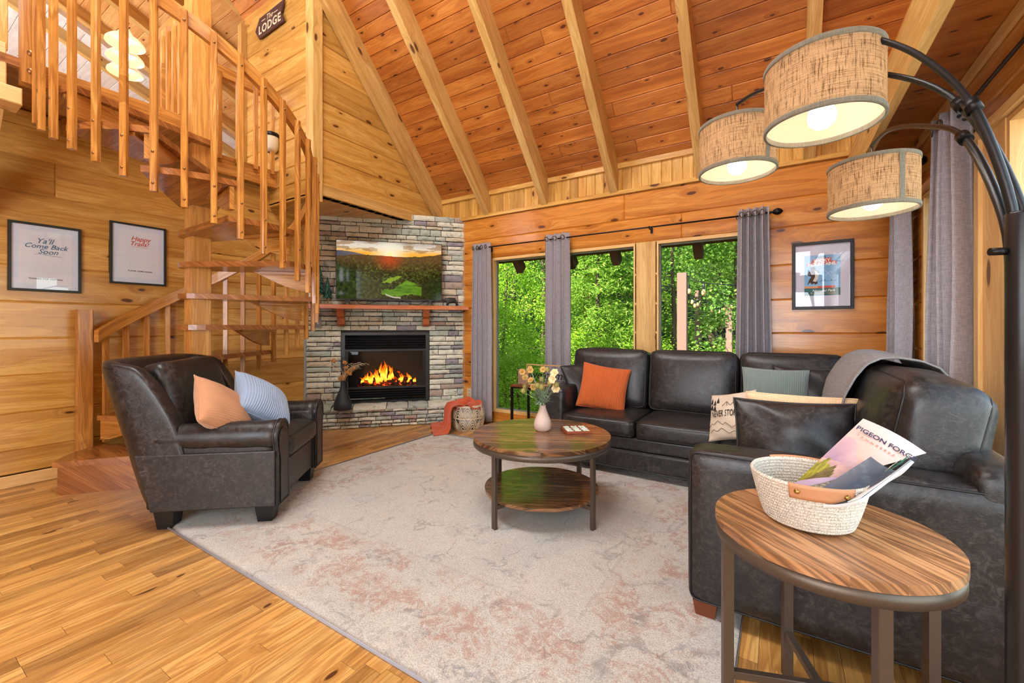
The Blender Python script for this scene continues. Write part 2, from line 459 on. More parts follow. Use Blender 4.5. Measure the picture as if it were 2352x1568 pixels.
struct(mb.build('trim_3', M['ceil']))
mb = MB()                                                        # roof deck over everything
Sd = V((0,-1,SL)).normalized(); mb.board(V((-5.8,YW+0.9,ZW-SL*0.9+0.14)), Sd, (1,0,0), V((0,SL,1)).normalized(), 7.1, 8.0, 0.1)
mb.board(V((-12.3,4.8,LZ-LS*4.8+0.1)), V((0,-1,LS)).normalized(), (1,0,0), V((0,LS,1)).normalized(), 9.0, 6.6, 0.1)
mb.board(V((-9.3,RY,RZ+0.2)), S2, (1,0,0), V((0,-0.9,1)).normalized(), 7.0, 11.6, 0.1)
struct(mb.build('trim_4', flat('roof_deck', lin(120,80,50), 0.8)))
# rafters: each one a thing of its own, tails carry on outside under the eaves
Nu = V((0,SL,1)).normalized(); c47 = Nu.z
rx = [-4.08,-3.255,-2.383,-1.514,-0.62,0.27]
rl = ['rafter running down the vault against the knotty side wall above the fireplace',
      'second rafter from the fireplace side wall, with dark knots half way',
      'third rafter from the fireplace side wall, ending left of the middle window',
      'rafter ending above the post between the right-hand two windows',
      'rafter ending behind the smallest woven lamp shade',
      'rafter seen straight on above the largest woven lamp shade']
for i, xx in enumerate(rx):
    mb = MB(); t = 5.0/math.cos(math.atan(SL))
    mb.board(V((xx, YW-0.012, 2.72+SL*0.012)), Sd, Nu, (-1,0,0), 5.25, 0.35*c47-0.004, 0.09, 0.004, 0.35+0.1*(i % 3))
    tag(mb.build('rafter', M['beam']), rl[i], 'rafter', 'rafters of the vaulted ceiling')
for i, xx in enumerate((-3.05,-2.25,-1.66,-0.72)):
    mb = MB(); mb.board(V((xx, YW+0.16, 2.55-SL*0.16)), -Sd, Nu, (-1,0,0), 0.50, 0.14, 0.09, 0.003, 0.3)
    tag(mb.build('rafter_tail', flat('weathered_eave_%d' % i, lin(96,66,40), 0.8)),
        ['dark rafter tail seen through top of the window nearest the fireplace', 'dark rafter tail above the curtain between the windows', 'dark rafter tail seen through top of the middle window', 'dark rafter tail seen through top of the right-hand window'][i], 'rafter tail', 'rafter tails under the eaves')

# boxed-out upper room over the fireplace
rows = [2.68,2.80,3.10,3.40,3.71,4.03,4.33,4.64,4.95,5.26,5.57,5.88,6.2,6.6]
mb = MB(); random.seed(41)
planks(mb, (-4.2-0.1, 2.72, 0), (0,1,0), (0,0,1), (1,0,0), 1.95, rows, T=0.1, c=0.009, lmin=3, lmax=4)
struct(mb.build('wall_left_2', M['log_left']))
rows2 = [2.66,2.86,3.05,3.36,3.66,3.97,4.28,4.58,4.89,5.2,5.5,6.0]
mb = MB(); planks(mb, (-5.66, 2.82, 0), (1,0,0), (0,0,1), (0,-1,0), 1.4, rows2, T=0.1, c=0.009, lmin=3, lmax=4)
struct(mb.build('wall_back_2', M['log_left']))
mb = MB()
mb.box(-4.30, -4.165, 2.685, 2.80, 2.60, 6.3, 2, 0.008, 0.6); mb.box(-5.70, -5.61, 2.66, 2.80, 2.78, 5.0, 2, 0.006, 0.3)
mb.board((-4.2, 2.8, 2.68), (0,1,0), (0,0,1), (1,0,0), 1.6, 0.13, 0.02, 0.004, 0.9)
mb.board(V((-4.165, YW-0.02, 3.07-0.30)), Sd, Nu, (-1,0,0), 3.2, 0.03, 0.035, 0.003, 0.9)
struct(mb.build('trim_5', M['beam']))
mb = MB(); y = 2.72                                              # its planked underside
while y < 4.6: mb.board((-5.4, y, 2.70), (1,0,0), (0,1,0), (0,0,-1), 1.2, 0.118, 0.02, 0.005); y += 0.12
struct(mb.build('ceiling_2', M['trim']))

# upper floor behind the stair, reached by its top landing
mb = MB(); random.seed(51)
mb.box(-12.2, -4.3, -3.1, 1.56, 2.99, 3.05, 1); mb.box(-12.2, -4.93, 1.56, 4.6, 2.99, 3.05, 1)
struct(mb.build('floor_2', M['stair_dk']))
mb = MB()
mb.box(-4.97,-4.925, 1.56, 2.72, 2.86, 3.055, 1, 0.004, 0.4); mb.box(-4.34,-4.295, 0.72, 1.58, 2.91, 3.055, 1, 0.004, 0.45)
mb.box(-4.97,-4.3, 1.56, 1.60, 2.88, 3.055, 0, 0.004, 0.4)
for yy in (-0.2, 0.4, 1.0): mb.box(-5.08,-4.34, yy, yy+0.06, 2.86, 2.99, 0, 0.004, 0.3)
struct(mb.build('trim_6', M['stair']))
mb = MB()                                                        # beam carrying the upper floor, its cap and knee brace
mb.box(-4.42,-4.30, -3.1, 0.60, 2.83, 3.12, 1, 0.006, 0.8); mb.box(-4.44,-4.24, -3.1, 0.66, 2.72, 2.83, 1, 0.006, 0.95)
mb.board((-5.0, 0.50, 2.10), V((0.62,0,0.62)), (0,1,0), V((-1,0,1)), 0.86, 0.10, 0.12, 0.004, 0.2)
struct(mb.build('trim_11', M['trim']))
mb = MB(); mb.box(-4.46,-4.40, -3.1, 0.62, 3.12, 5.2, 2, 0.004, 0.6); struct(mb.build('wall_left_3', M['log_left']))
mb = MB(); random.seed(52)                                       # loft ceiling, shallower pitch
LS = 0.41; LZ = 6.5
slope(mb, -8.7, -5.62, 4.6, LZ-LS*4.6, -3.1, LS, 0.20, lmin=3, lmax=5)
struct(mb.build('ceiling_3', M['ceil_loft']))
mb = MB(); slope(mb, -12.2, -8.7, 4.6, LZ-LS*4.6, -3.1, LS, 0.20, lmin=3, lmax=5); mb.board(V((-8.7, 4.5, LZ-LS*4.5-0.10)), V((0,-1,LS)).normalized(), V((0,LS,1)).normalized(), (1,0,0), 7.6, 0.10, 0.05, 0.0, 0.9)
struct(mb.build('ceiling_5', M['ceil_white']))
Sl = V((0,-1,LS)).normalized(); Nl = V((0,LS,1)).normalized()
for i, xx in enumerate((-5.70,-6.55,-7.4,-8.25,-9.1)):
    mb = MB(); mb.board(V((xx, 4.5, LZ-LS*4.5-0.19)), Sl, Nl, (-1,0,0), 8.0, 0.17, 0.10, 0.004, 0.5)
    tag(mb.build('loft_rafter', M['beam']), ['loft rafter nearest the box wall', 'second loft rafter from the box wall', 'loft rafter behind the pendant lamp', 'loft rafter seen left of the pendant chain', 'loft rafter furthest left behind the balusters'][i], 'rafter', 'rafters of the upstairs ceiling')
mb = MB()                                                        # closing walls, none of them in view
mb.box(-12.3,-12.2,-3.2,4.7,0,8.0); mb.box(-12.2,-5.3,4.6,4.7,2.7,6.0); mb.box(-12.3,1.1,-3.3,-3.2,0,7)
mb.box(-5.66,-5.62,-3.1,2.72,5.42,7.4, 1); mb.box(0.95,1.05,-3.2,0.2,0,7)
mb.box(-9.2,-5.2,3.2,3.3,0,2.7)
struct(mb.build('wall_rear', M['log_left']))


# right wall: header, posts, windows
mb = MB(); random.seed(61)
RW = [(0.35,2.70), (3.05,3.98)]
rows = [0,0.3,0.45,0.8,1.1,1.42,1.74,2.05,2.17]
planks(mb, (XR+0.12, 0.2, 0), (0,1,0), (0,0,1), (-1,0,0), 4.55, rows, T=0.12, c=0.009, holes=[(a-0.2, b-0.2, 0.3, 2.17) for a, b in RW]+[(2.49,2.86,0,2.17)])
planks(mb, (XR+0.12, 0.2, 0), (0,1,0), (0,0,1), (-1,0,0), 4.55, [2.17,2.30,2.56,3.0,3.6,4.4,5.2,6.2,7.2], T=0.12, c=0.009, lmin=5, lmax=6)
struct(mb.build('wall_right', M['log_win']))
mb = MB()
mb.box(XR-0.004, XR+0.12, 2.69, 3.06, 0, 2.17, 2, 0.003, 0.95)
mb.box(XR-0.02, XR+0.0, 2.93, 2.985, 0, 2.16, 2, 0.003, 0.6)
mb.box(XR-0.025, XR, 0.2, 4.5, 2.155, 2.20, 1, 0.004, 0.7); mb.box(XR-0.022, XR, 0.2, 4.62, 2.50, 2.55, 1, 0.004, 0.9)
struct(mb.build('trim_8', M['trim']))
for i, (a, b) in enumerate(RW):
    mb = MB(); f = 0.04
    for z0 in (0.3, 2.17-f): mb.box(XR+0.0, XR+0.10, a, b, z0, z0+f, 1, 0.003, 0.8)
    for y0 in (a, b-f): mb.box(XR+0.0, XR+0.10, y0, y0+f, 0.3+f, 2.17-f, 2, 0.003, 0.8)
    fr = struct(mb.build('window_%d' % (i+4), M['trim']))
    g = MB(); g.box(XR+0.07, XR+0.076, a+f, b-f, 0.3+f, 2.17-f); g.build('pane', M['glass'], fr)
# flat soffit and its edge beam along the right wall
mb = MB(); mb.board((0.466, 0.0, 2.575), (1,0,0), (0,1,0), (0,0,-1), 0.5, 2.4, 0.02, 0.0, 0.35); mb.board((0.466, 2.4, 2.575), (1,0,0), (0,1,0), (0,0,-1), 0.5, 2.3, 0.02, 0.0, 0.3)
struct(mb.build('ceiling_4', M['ceil']))
mb = MB(); mb.box(0.464, 0.506, 0.0, YW-0.002, 2.357, 2.60, 1, 0.003, 0.55)
tag(mb.build('ceiling_beam', M['beam']), 'level beam edging the flat soffit beside the largest woven lamp shade', 'beam')
mb = MB(); mb.box(0.47, 1.1, 0.0, 4.7, 2.60, 2.63, 1); struct(mb.build('trim_10', M['ceil']))
# ------------------------------------------------------------------ spiral staircase
SC = V((-4.12, 1.617, 0)); RIS = 0.2545
st = thing('spiral_staircase', 'honey coloured wooden spiral staircase winding around a square post beside the log wall', 'staircase', SC)
def pol(a, r, z): a = math.radians(a); return V((r*math.cos(a), r*math.sin(a), z))
kf = lambda ph: 1+(224-ph)/31.0
mb = MB(); mb.box(-0.072,0.072,-0.072,0.072,0,5.6,2,0.006,0.85); mb.build('center_post', M['stair_post'], st)
def tread_poly(a0, da=17.3, ro=0.875):
    pts = [(a0-da, ro), (a0-da*0.35, ro*1.012), (a0+da*0.35, ro*1.012), (a0+da, ro)]
    out = [pol(a, r, 0) for a, r in pts]
    for a in (100, 125, 150, 180, 210, 235, 260): out.append(pol(a0+a, 0.135, 0))
    return [(p.x, p.y) for p in out]
for k in range(1, 12):
    a0 = 224-31*(k-1); mb = MB()
    mb.prism(tread_poly(a0), (0,0,RIS*k-0.042), (1,0,0), (0,1,0), (0,0,1), 0.042, 0.35+0.3*((k*37) % 5)/5)
    t = mb.build('tread', M['stair_dk'], st)
    if k == 1:
        mb = MB(); mb.prism(tread_poly(a0, 16.5, 0.85), (0,0,0.0), (1,0,0), (0,1,0), (0,0,1), RIS-0.043, 0.2); mb.build('riser_box', M['stair_dk'], t)
    else:
        e = pol(a0+14.5, 1, 0); nn = V((-e.y, e.x, 0)); mb = MB()
        prof = [(0.40,-0.045)]+[(0.40+0.02*i+0.36*(i/6)**1.3, -0.045-0.165*math.sin(i/6*PI/2)**1.4) for i in range(1, 7)]
        prof += [(0.86,-0.21),(0.86,-0.045)]
        mb.prism(prof, (0,0,RIS*k), e, (0,0,1), nn, 0.028, 0.6)
        mb.build('bracket', M['stair'], t)
        e2 = pol(a0+9, 1, 0); n2 = V((-e2.y, e2.x, 0)); mb = MB()
        mb.board(e2*0.46+V((0,0,RIS*k-0.066)), e2, n2, (0,0,1), 0.40, 0.035, 0.024, 0.002, 0.8); mb.build('cleat', M['stair'], t)
# rail
mb = MB(); n = 90; A0, A1 = 211.0, -106.0; pr = []
for i in range(n+1):
    a = A0+(A1-A0)*i/n; k = kf(a); h = 1.0-0.033*max(0, 7-k); z = RIS*k+h
    pr.append([pol(a, 0.850, z-0.05), pol(a, 0.890, z-0.05), pol(a, 0.890, z+0.05), pol(a, 0.850, z+0.05)])
vs = [p for q in pr for p in q]; uv = []
for i in range(n+1):
    s_ = 0.87*abs(A1-A0)*PI/180*i/n; uv += [(s_, 0.0), (s_, 0.04), (s_, 0.14), (s_, 0.18)]
fs = []
for i in range(n):
    for j in range(4): fs.append((i*4+j, i*4+(j+1) % 4, (i+1)*4+(j+1) % 4, (i+1)*4+j))
fs += [(0,1,2,3), (n*4+3, n*4+2, n*4+1, n*4)]
mb.add(vs, fs, uv, 0.6); mb.build('handrail', M['stair'], st)
M['bolt'] = flat('bolt_bronze', lin(150,104,62), 0.35, 0.7)
j = 0
for i in range(31):
    a = 204.0-10.0*i; k = kf(a); h = 1.0-0.033*max(0, 7-k); z0 = RIS*k-0.27; z1 = RIS*k+h+0.02
    if z0 < 0.26: z0 = 0.26
    e = pol(a, 1, 0); tn = V((-e.y, e.x, 0)); mb = MB(); w_ = 0.038
    o = e*0.892-tn*w_/2; c_ = 0.006
    pts = [(0,0),(0.033-c_,0),(0.033,c_),(0.033,w_-c_),(0.033-c_,w_),(0,w_)]
    mb.prism(pts, o+V((0,0,z0)), e, tn, (0,0,1), z1-z0, 0.5+0.4*((i*13) % 7)/7, lg=True)
    for zz in (z1-0.07, RIS*k-0.02, RIS*k-0.22 if z0 < RIS*k-0.25 else z0+0.03):
        mb.lathe([(0.009,0),(0.007,0.004),(0.0,0.006)], (0,0,0), 8, mi=1)
        for q in range(len(mb.v)-24, len(mb.v)):
            x, y, z = mb.v[q]; p = e*(0.925+z)+tn*x+V((0,0,zz+y)); mb.v[q] = tuple(p)
    mb.build('baluster', [M['stair'], M['bolt']], st)
mb = MB(); mb.box(-0.90,-0.805,-0.545,-0.45,0,1.40,2,0.006,0.55); mb.build('newel_post', M['stair'], st)
mb = MB(); mb.box(-0.225,-0.135,-0.96,-0.87,2.885,4.3,2,0.006,0.75)
for zz in (2.97, 3.09):
    mb.lathe([(0.022,0),(0.016,0.008),(0.0,0.011)], (0,0,0), 10, mi=1)
    for q in range(len(mb.v)-30, len(mb.v)):
        x, y, z = mb.v[q]; mb.v[q] = (-0.134+z, -0.915+x, zz+y)
mb.build('landing_post', [M['stair'], M['bolt']], st)
# guard rails upstairs
g = thing('landing_guard_rail', 'short upstairs guard rail with square cut end behind the stair post', 'railing', (-4.55, 1.60, 3.055))
mb = MB(); mb.box(-0.42,0.36,-0.03,0.03,0.80,0.93,0,0.006,0.9); mb.build('rail', M['stair'], g)
for x in (-0.36,-0.24,-0.12,0.0,0.12,0.24):
    mb = MB(); mb.box(x-0.018,x+0.018,-0.055,-0.022,0.0,0.84,2,0.004,0.6); mb.build('baluster', M['stair'], g)
g = thing('loft_guard_rail', 'upstairs guard rail along the loft edge in front of the wall lamp', 'railing', (-4.93, 2.15, 3.055))
mb = MB(); mb.box(-0.03,0.03,-0.50,0.55,0.80,0.92,1,0.006,0.7); mb.build('rail', M['stair'], g)
for y in (-0.22,-0.04,0.14,0.32,0.5):
    mb = MB(); mb.box(0.022,0.055,y-0.02,y+0.02,-0.06,0.84,2,0.004,0.5); mb.build('baluster', M['stair'], g)
# pendant cluster
pd = thing('pendant_lamp', 'three glass bell shades hanging from a chain upstairs, lit', 'pendant lamp', (-5.60, 1.56, 4.06))
mb = MB(); mb.tube([(0,0,0.95+0.12*i) for i in range(2)], 0.004, 6); 
for i in range(40):
    z = 0.28+0.03*i; ax = i % 2
    pts = [(0.014*math.cos(t)*(1-ax), 0.014*math.cos(t)*ax, z+0.021*math.sin(t)) for t in [2*PI*q/8 for q in range(8)]]
    mb.tube(pts, 0.0042, 5, closed=True)
mb.build('chain', M['iron'], pd)
mb = MB(); mb.tube([(0,0,0.30),(0.01,0,0.2),(0,0,0.1)], 0.02, 8)
for i in range(10):
    a = i*0.63*PI; mb.tube([(0,0,0.28-0.016*i),(0.025*math.cos(a),0.025*math.sin(a),0.29-0.016*i),(0.04*math.cos(a),0.04*math.sin(a),0.31-0.016*i)], 0.004, 5)
mb.tube([(-0.33,0.09,0.12),(0.33,-0.09,0.12)], 0.009, 8); mb.build('bar', M['iron'], pd)
N = NT('frosted_shade'); N.bsdf(Base_Color=lin(236,214,180), Roughness=0.3, Emission_Color=lin(255,214,160), Emission_Strength=0.35); M['shade_glass'] = N.m; M['bulb'] = emit('bulb_glow', lin(255,240,214), 12.0)
for i, t in enumerate((-1, 0, 1)):
    mb = MB(); mb.lathe([(0.15,-0.105),(0.146,-0.085),(0.115,-0.05),(0.07,-0.02),(0.045,0.02),(0.028,0.05)], (0.30*t,-0.083*t,0), 28)
    sh = mb.build('shade', M['shade_glass'], pd)
    mb = MB(); mb.lathe([(0.0,-0.11),(0.028,-0.10),(0.036,-0.07),(0.03,-0.04),(0.014,-0.01)], (0.30*t,-0.083*t,0), 14); mb.build('bulb', M['bulb'], sh)
# wall lamp
wl = thing('wall_lamp', 'frosted glass wall lamp with dark scrolled metal rim on the upper log wall', 'wall lamp', (-4.93, 2.72, 3.35))
mb = MB(); mb.lathe([(0.0,-0.10),(0.055,-0.095),(0.078,-0.06),(0.085,0.0),(0.085,0.075)], (0,-0.07,0), 24); mb.build('shade', flat('cream_glass', lin(232,218,190), 0.25), wl)
mb = MB(); mb.lathe([(0.088,0.07),(0.09,0.075),(0.09,0.11),(0.086,0.115)], (0,-0.07,0), 24); mb.lathe([(0.0,-0.125),(0.014,-0.115),(0.01,-0.10),(0.03,-0.098),(0.0,-0.09)], (0,-0.07,0), 10)
mb.box(-0.03,0.03,-0.012,0.0,-0.06,0.12); mb.tube([(0,0,0.05),(0,-0.03,0.08),(0,-0.07,0.09)], 0.008, 6); mb.build('bracket', M['iron'], wl)
# LODGE sign on the near side of the upper room
sg = thing('arrow_sign', 'dark brown arrow shaped wooden sign reading The LODGE', 'sign', (-5.02, 2.705, 4.82), 0)
k_ = 1.5
mb = MB(); mb.prism([(-0.315,-0.02),(-0.23,-0.135),(0.30,-0.115),(0.235,0.0),(0.30,0.125),(-0.22,0.105)], (0,0.0,0), (1,0,0), (0,0,1), (0,-1,0), 0.018)
mb.build('board', flat('dark_brown_paint', lin(82,48,42), 0.55), sg)
cm = flat('cream_paint', lin(232,214,176), 0.6)
def wall_text(body, size, x, z, y=-0.0195, **k): return text(body, size, frame((x, y, z), (1,0,0), (0,0,1)), cm, parent=sg, **k)
wall_text('LODGE', 0.135, 0.0, -0.045, bold=0.003, sp=1.1); wall_text('The', 0.09, 0.0, 0.055, shear=0.3)
mb = MB(); mb.box(-0.17,-0.09,-0.0195,-0.017,0.050,0.058); mb.box(0.09,0.17,-0.0195,-0.017,0.050,0.058); mb.build('dash', cm, sg)
# ------------------------------------------------------------------ corner fireplace (local x along the face, -y toward the room)
FA = math.atan2(0.728, 0.686); F0 = V((-5.085, 3.16, 0))
def floc(s, off, z): return F0+V((0.686,0.728,0))*s+V((0.728,-0.686,0))*off+V((0,0,z))
fp = thing('stone_fireplace', 'corner fireplace surround of stacked grey and tan stones with low hearth', 'fireplace', F0, FA)
N = NT('ledge_stone'); tc = N.n('ShaderNodeTexCoord').outputs['Object']; tone = N.n('ShaderNodeAttribute', attribute_name='tone').outputs['Fac']
base = N.ramp(tone, [(0.0, lin(182,190,176)), (0.2, lin(220,220,200)), (0.38, lin(208,198,170)), (0.52, lin(192,196,184)), (0.68, lin(226,224,204)), (0.84, lin(176,156,142)), (0.91, lin(150,144,150)), (1.0, lin(204,202,188))], 'CONSTANT')
n1 = N.noise(tc, 9, 5, 0.65, 0.5); n2 = N.noise(tc, 38, 5, 0.7)
base = N.mix(N.mapr(n1, 0.52, 0.72, 0, 0.75), base, lin(96,100,98)); base = N.mix(N.mapr(n2, 0.5, 0.8, 0, 0.5), base, lin(120,108,94)); base = N.mix(N.mapr(n2, 0.45, 0.2, 0, 0.4), base, lin(214,208,186))
N.bsdf(Base_Color=base, Roughness=0.85, Normal=N.bump(N.math('ADD', n1, n2), 0.7, 0.012)); M['stone'] = N.m
M['mortar'] = flat('dark_mortar', lin(62,60,56), 0.95)
def stones(mb, s0, s1, z0, z1, off, holes=(), seed=1, hmin=0.048, hmax=0.100, lmin=0.12, lmax=0.34, depth=0.05):
    rnd = random.Random(seed); z = z0
    while z < z1-0.004:
        h = min(rnd.uniform(hmin, hmax), z1-z)
        if z1-z-h < 0.03: h = z1-z
        spans = [(s0, s1)]
        for a, b, c, d in holes:
            if c < z+h-0.012 and d > z+0.012:
                ns = []
                for p, q in spans:
                    if b <= p or a >= q: ns.append((p, q)); continue
                    if a > p: ns.append((p, a))
                    if b < q: ns.append((b, q))
                spans = ns
        for p, q in spans:
            s = p
            while s < q-1e-4:
                L = rnd.uniform(lmin, lmax)
                if q-s-L < lmin*0.6: L = q-s
                g = 0.0035; pr_ = off+rnd.uniform(-0.004, 0.014); dz0 = rnd.uniform(0, 0.004); dz1 = rnd.uniform(0, 0.004)
                nx, nz = 6, 3; vs = []
                x0, x1, a0, a1 = s+g, s+L-g, z+g+dz0, z+h-g-dz1; ph = rnd.uniform(0, 9)
                for jz in range(nz+1):
                    for ix in range(nx+1):
                        u, v_ = ix/nx, jz/nz; ed = min(1.0, 5*min(u, 1-u)+0.15)*min(1.0, 3*min(v_, 1-v_)+0.25)
                        yy = -(pr_-0.012+0.012*ed+0.004*math.sin(ph+7*u+3*v_)+rnd.uniform(-0.0025, 0.0025))
                        jx = rnd.uniform(-0.003, 0.003) if 0 < ix < nx else 0; jj = rnd.uniform(-0.0022, 0.0022)
                        vs.append((x0+(x1-x0)*u+jx, yy, a0+(a1-a0)*v_+jj))
                b0 = len(vs); fs = [(j_*(nx+1)+i_, j_*(nx+1)+i_+1, (j_+1)*(nx+1)+i_+1, (j_+1)*(nx+1)+i_) for j_ in range(nz) for i_ in range(nx)]
                ring = [i_ for i_ in range(nx+1)]+[(j_)*(nx+1)+nx for j_ in range(1, nz+1)]+[nz*(nx+1)+i_ for i_ in range(nx-1, -1, -1)]+[j_*(nx+1) for j_ in range(nz-1, 0, -1)]
                for r_ in ring: x, y, zz = vs[r_]; vs.append((x, y+depth, zz))
                m_ = len(ring)
                for r_ in range(m_): fs.append((ring[(r_+1) % m_], ring[r_], b0+r_, b0+(r_+1) % m_))
                mb.add(vs, fs, None, rnd.random()); s += L
        z += h
IN = (0.43, 1.552, 0.255, 1.185)
mb = MB(); stones(mb, 0.0, 2.03, 0.255, 2.77, 0.0, [IN], 3); mb.build('stone_facing', M['stone'], fp)
mb = MB(); mb.box(0.0,IN[0],0.025,0.25,0,2.76); mb.box(IN[1],2.03,0.025,0.25,0,2.76); mb.box(IN[0],IN[1],0.025,0.25,IN[3],2.76)
mb.box(0.105,1.85,-0.255,0.2,0,0.21); mb.build('mortar_core', M['mortar'], fp)
mb = MB(); stones(mb, 0.10, 1.86, 0.0, 0.225, 0.28, (), 8, 0.036, 0.055, 0.09, 0.22, 0.04)
for side, x_ in ((-1, 0.10), (1, 1.86)):
    m2 = MB(); stones(m2, 0.0, 0.27, 0.0, 0.225, 0.0, (), 12+side, 0.036, 0.055, 0.09, 0.16, 0.03)
    b_ = len(mb.v)
    for (x, y, z) in m2.v: mb.v.append((x_-side*y, -0.005-x, z))
    for f_, u_, t_ in zip(m2.f, m2.uv, m2.tone): mb.f.append([b_+q for q in (f_ if side < 0 else f_[::-1])]); mb.uv.append(u_); mb.tone.append(t_); mb.mi.append(0); mb.sm.append(False)
rnd = random.Random(4); s = 0.08                                        # capstones of the hearth
while s < 1.88:
    L = rnd.uniform(0.22, 0.42); nx, ny = 6, 5; t0 = rnd.random(); x1 = min(s+L, 1.90)
    def cap(u, v_, s=s, x1=x1, ph=rnd.uniform(0, 6)):
        return (s+0.004+(x1-s-0.008)*u, 0.02-(0.31+0.014*math.sin(ph+u*6))*v_, 0.262-0.012*v_**3+0.006*math.sin(ph+u*9+v_*5)-(0.016 if v_ > 0.99 else 0))
    mb.grid(cap, nx, ny, t0, flip=True)
    mb.grid(lambda u, v_, cap=cap: (cap(u,1)[0], cap(u,1)[1]+0.004*(1-v_), 0.218+(cap(u,1)[2]-0.218)*v_), nx, 1, t0)
    s += L
mb.build('hearth', M['stone'], fp)
mb = MB(); mb.box(2.028,2.05,-0.012,0.1,0,2.76,2); mb.box(-0.005,0.018,-0.012,0.03,0,1.5,2); mb.build('edge_strip', flat('grey_edge', lin(150,160,160), 0.6), fp)

fi = thing('fireplace_insert', 'black metal electric fireplace insert with louvres and burning log fire', 'fireplace insert', F0, FA)
mb = MB(); a, b, c, d = IN; y0 = -0.012
mb.box(a+0.004,a+0.05,y0,0.05,c+0.012,d); mb.box(b-0.05,b-0.004,y0,0.05,c+0.012,d); mb.box(a+0.05,b-0.05,y0,0.05,d-0.035,d); mb.box(a+0.05,b-0.05,y0,0.05,c+0.012,c+0.035)
mb.box(a+0.05,b-0.05,y0+0.004,0.05,0.945,0.975); mb.box(a+0.05,b-0.05,y0+0.004,0.05,0.445,0.475)
mb.build('frame', M['black'], fi)
mb = MB()
for i in range(5): mb.board((a+0.05, y0+0.012, 0.985+i*0.032), (1,0,0), V((0,-0.5,-0.35)), V((0,0.35,-0.5)), b-a-0.1, 0.028, 0.006)
mb.build('louvre', M['black'], fi); mb = MB()
for i in range(5): mb.board((a+0.05, y0+0.012, 0.315+i*0.029), (1,0,0), V((0,-0.5,-0.35)), V((0,0.35,-0.5)), b-a-0.1, 0.025, 0.006)
mb.build('louvre', M['black'], fi)
mb = MB(); mb.box(a+0.01,b-0.01,0.34,0.36,c+0.02,d); mb.box(a+0.01,a+0.03,0.05,0.36,c+0.02,d); mb.box(b-0.03,b-0.01,0.05,0.36,c+0.02,d); mb.box(a+0.01,b-0.01,0.05,0.36,0.44,0.46); mb.box(a+0.01,b-0.01,0.05,0.36,0.97,0.99)
mb.build('firebox', M['black_matte'], fi)
gx0, gx1, gz0, gz1 = a+0.085, b-0.085, 0.478, 0.935
mb = MB(); mb.box(a+0.05,gx0,y0+0.006,0.04,0.475,0.945); mb.box(gx1,b-0.05,y0+0.006,0.04,0.475,0.945); mb.box(gx0,gx1,y0+0.006,0.04,gz1,0.945)
mb.build('door', M['iron'], fi)
mb = MB(); mb.box(gx0,gx1,y0+0.02,y0+0.024,gz0,gz1); mb.build('glass_pane', glassy('fire_glass', (0.93,0.94,0.95,1), 0.02, 1.35), fi)
# logs and embers
N = NT('burning_log'); tc = N.n('ShaderNodeTexCoord').outputs['Object']; f = N.noise(tc, 16, 5, 0.7, 0.8)
d_ = N.n('ShaderNodeBsdfDiffuse', {'Color': lin(40,26,20)}); e_ = N.n('ShaderNodeEmission', {'Color': N.ramp(f, [(0.5, lin(60,6,0)), (0.62, lin(240,60,10)), (0.75, lin(255,190,70))]), 'Strength': N.mapr(f, 0.5, 0.66, 0.0, 2.2)})
ad = N.n('ShaderNodeAddShader'); N.t.links.new(d_.outputs[0], ad.inputs[0]); N.t.links.new(e_.outputs[0], ad.inputs[1]); N.t.links.new(ad.outputs[0], N.out.inputs[0]); M['log_fire'] = N.m
rnd = random.Random(9)
for i, (x, y, z, L, an, ti) in enumerate([(0.98,0.20,0.515,0.62,0.05,0.0),(0.90,0.13,0.505,0.46,-0.15,0.05),(1.14,0.14,0.505,0.40,0.2,0.0),(0.96,0.17,0.575,0.44,0.3,0.2),(1.10,0.18,0.575,0.38,-0.35,-0.15),(1.02,0.16,0.625,0.26,0.5,0.1)]):
    dx, dy, dz = math.cos(an)*math.cos(ti), math.sin(an)*0.5, math.sin(ti)
    pts = [(x+dx*L*(t-0.5), y+dy*L*(t-0.5), z+dz*L*(t-0.5)) for t in [q/8 for q in range(9)]]
    mb = MB(); mb.tube(pts, 0.034, 10, rr=[0.030+0.008*rnd.random() for _ in pts]); mb.build('log', M['log_fire'], fi)
mb = MB()
for i in range(90):
    x, y = rnd.uniform(0.62, 1.38), rnd.uniform(0.07, 0.27); mb.softbox((x, y, 0.468), (0.016,0.012,0.012), 0.008, n=2, tone=0)
mb.build('ember_bed', M['log_fire'], fi)
N = NT('flame'); uv = N.n('ShaderNodeUVMap').outputs[0]; sp = N.n('ShaderNodeSeparateXYZ', {0: uv})
e_ = N.n('ShaderNodeEmission', {'Color': N.ramp(sp.outputs[1], [(0.0, lin(255,120,20)), (0.3, lin(255,196,60)), (0.55, lin(255,150,24)), (0.8, lin(250,84,10)), (1.0, lin(190,30,4))]), 'Strength': N.mapr(sp.outputs[1], 0.2, 1.0, 2.4, 0.9)})
N.t.links.new(e_.outputs[0], N.out.inputs[0]); M['flame'] = N.m
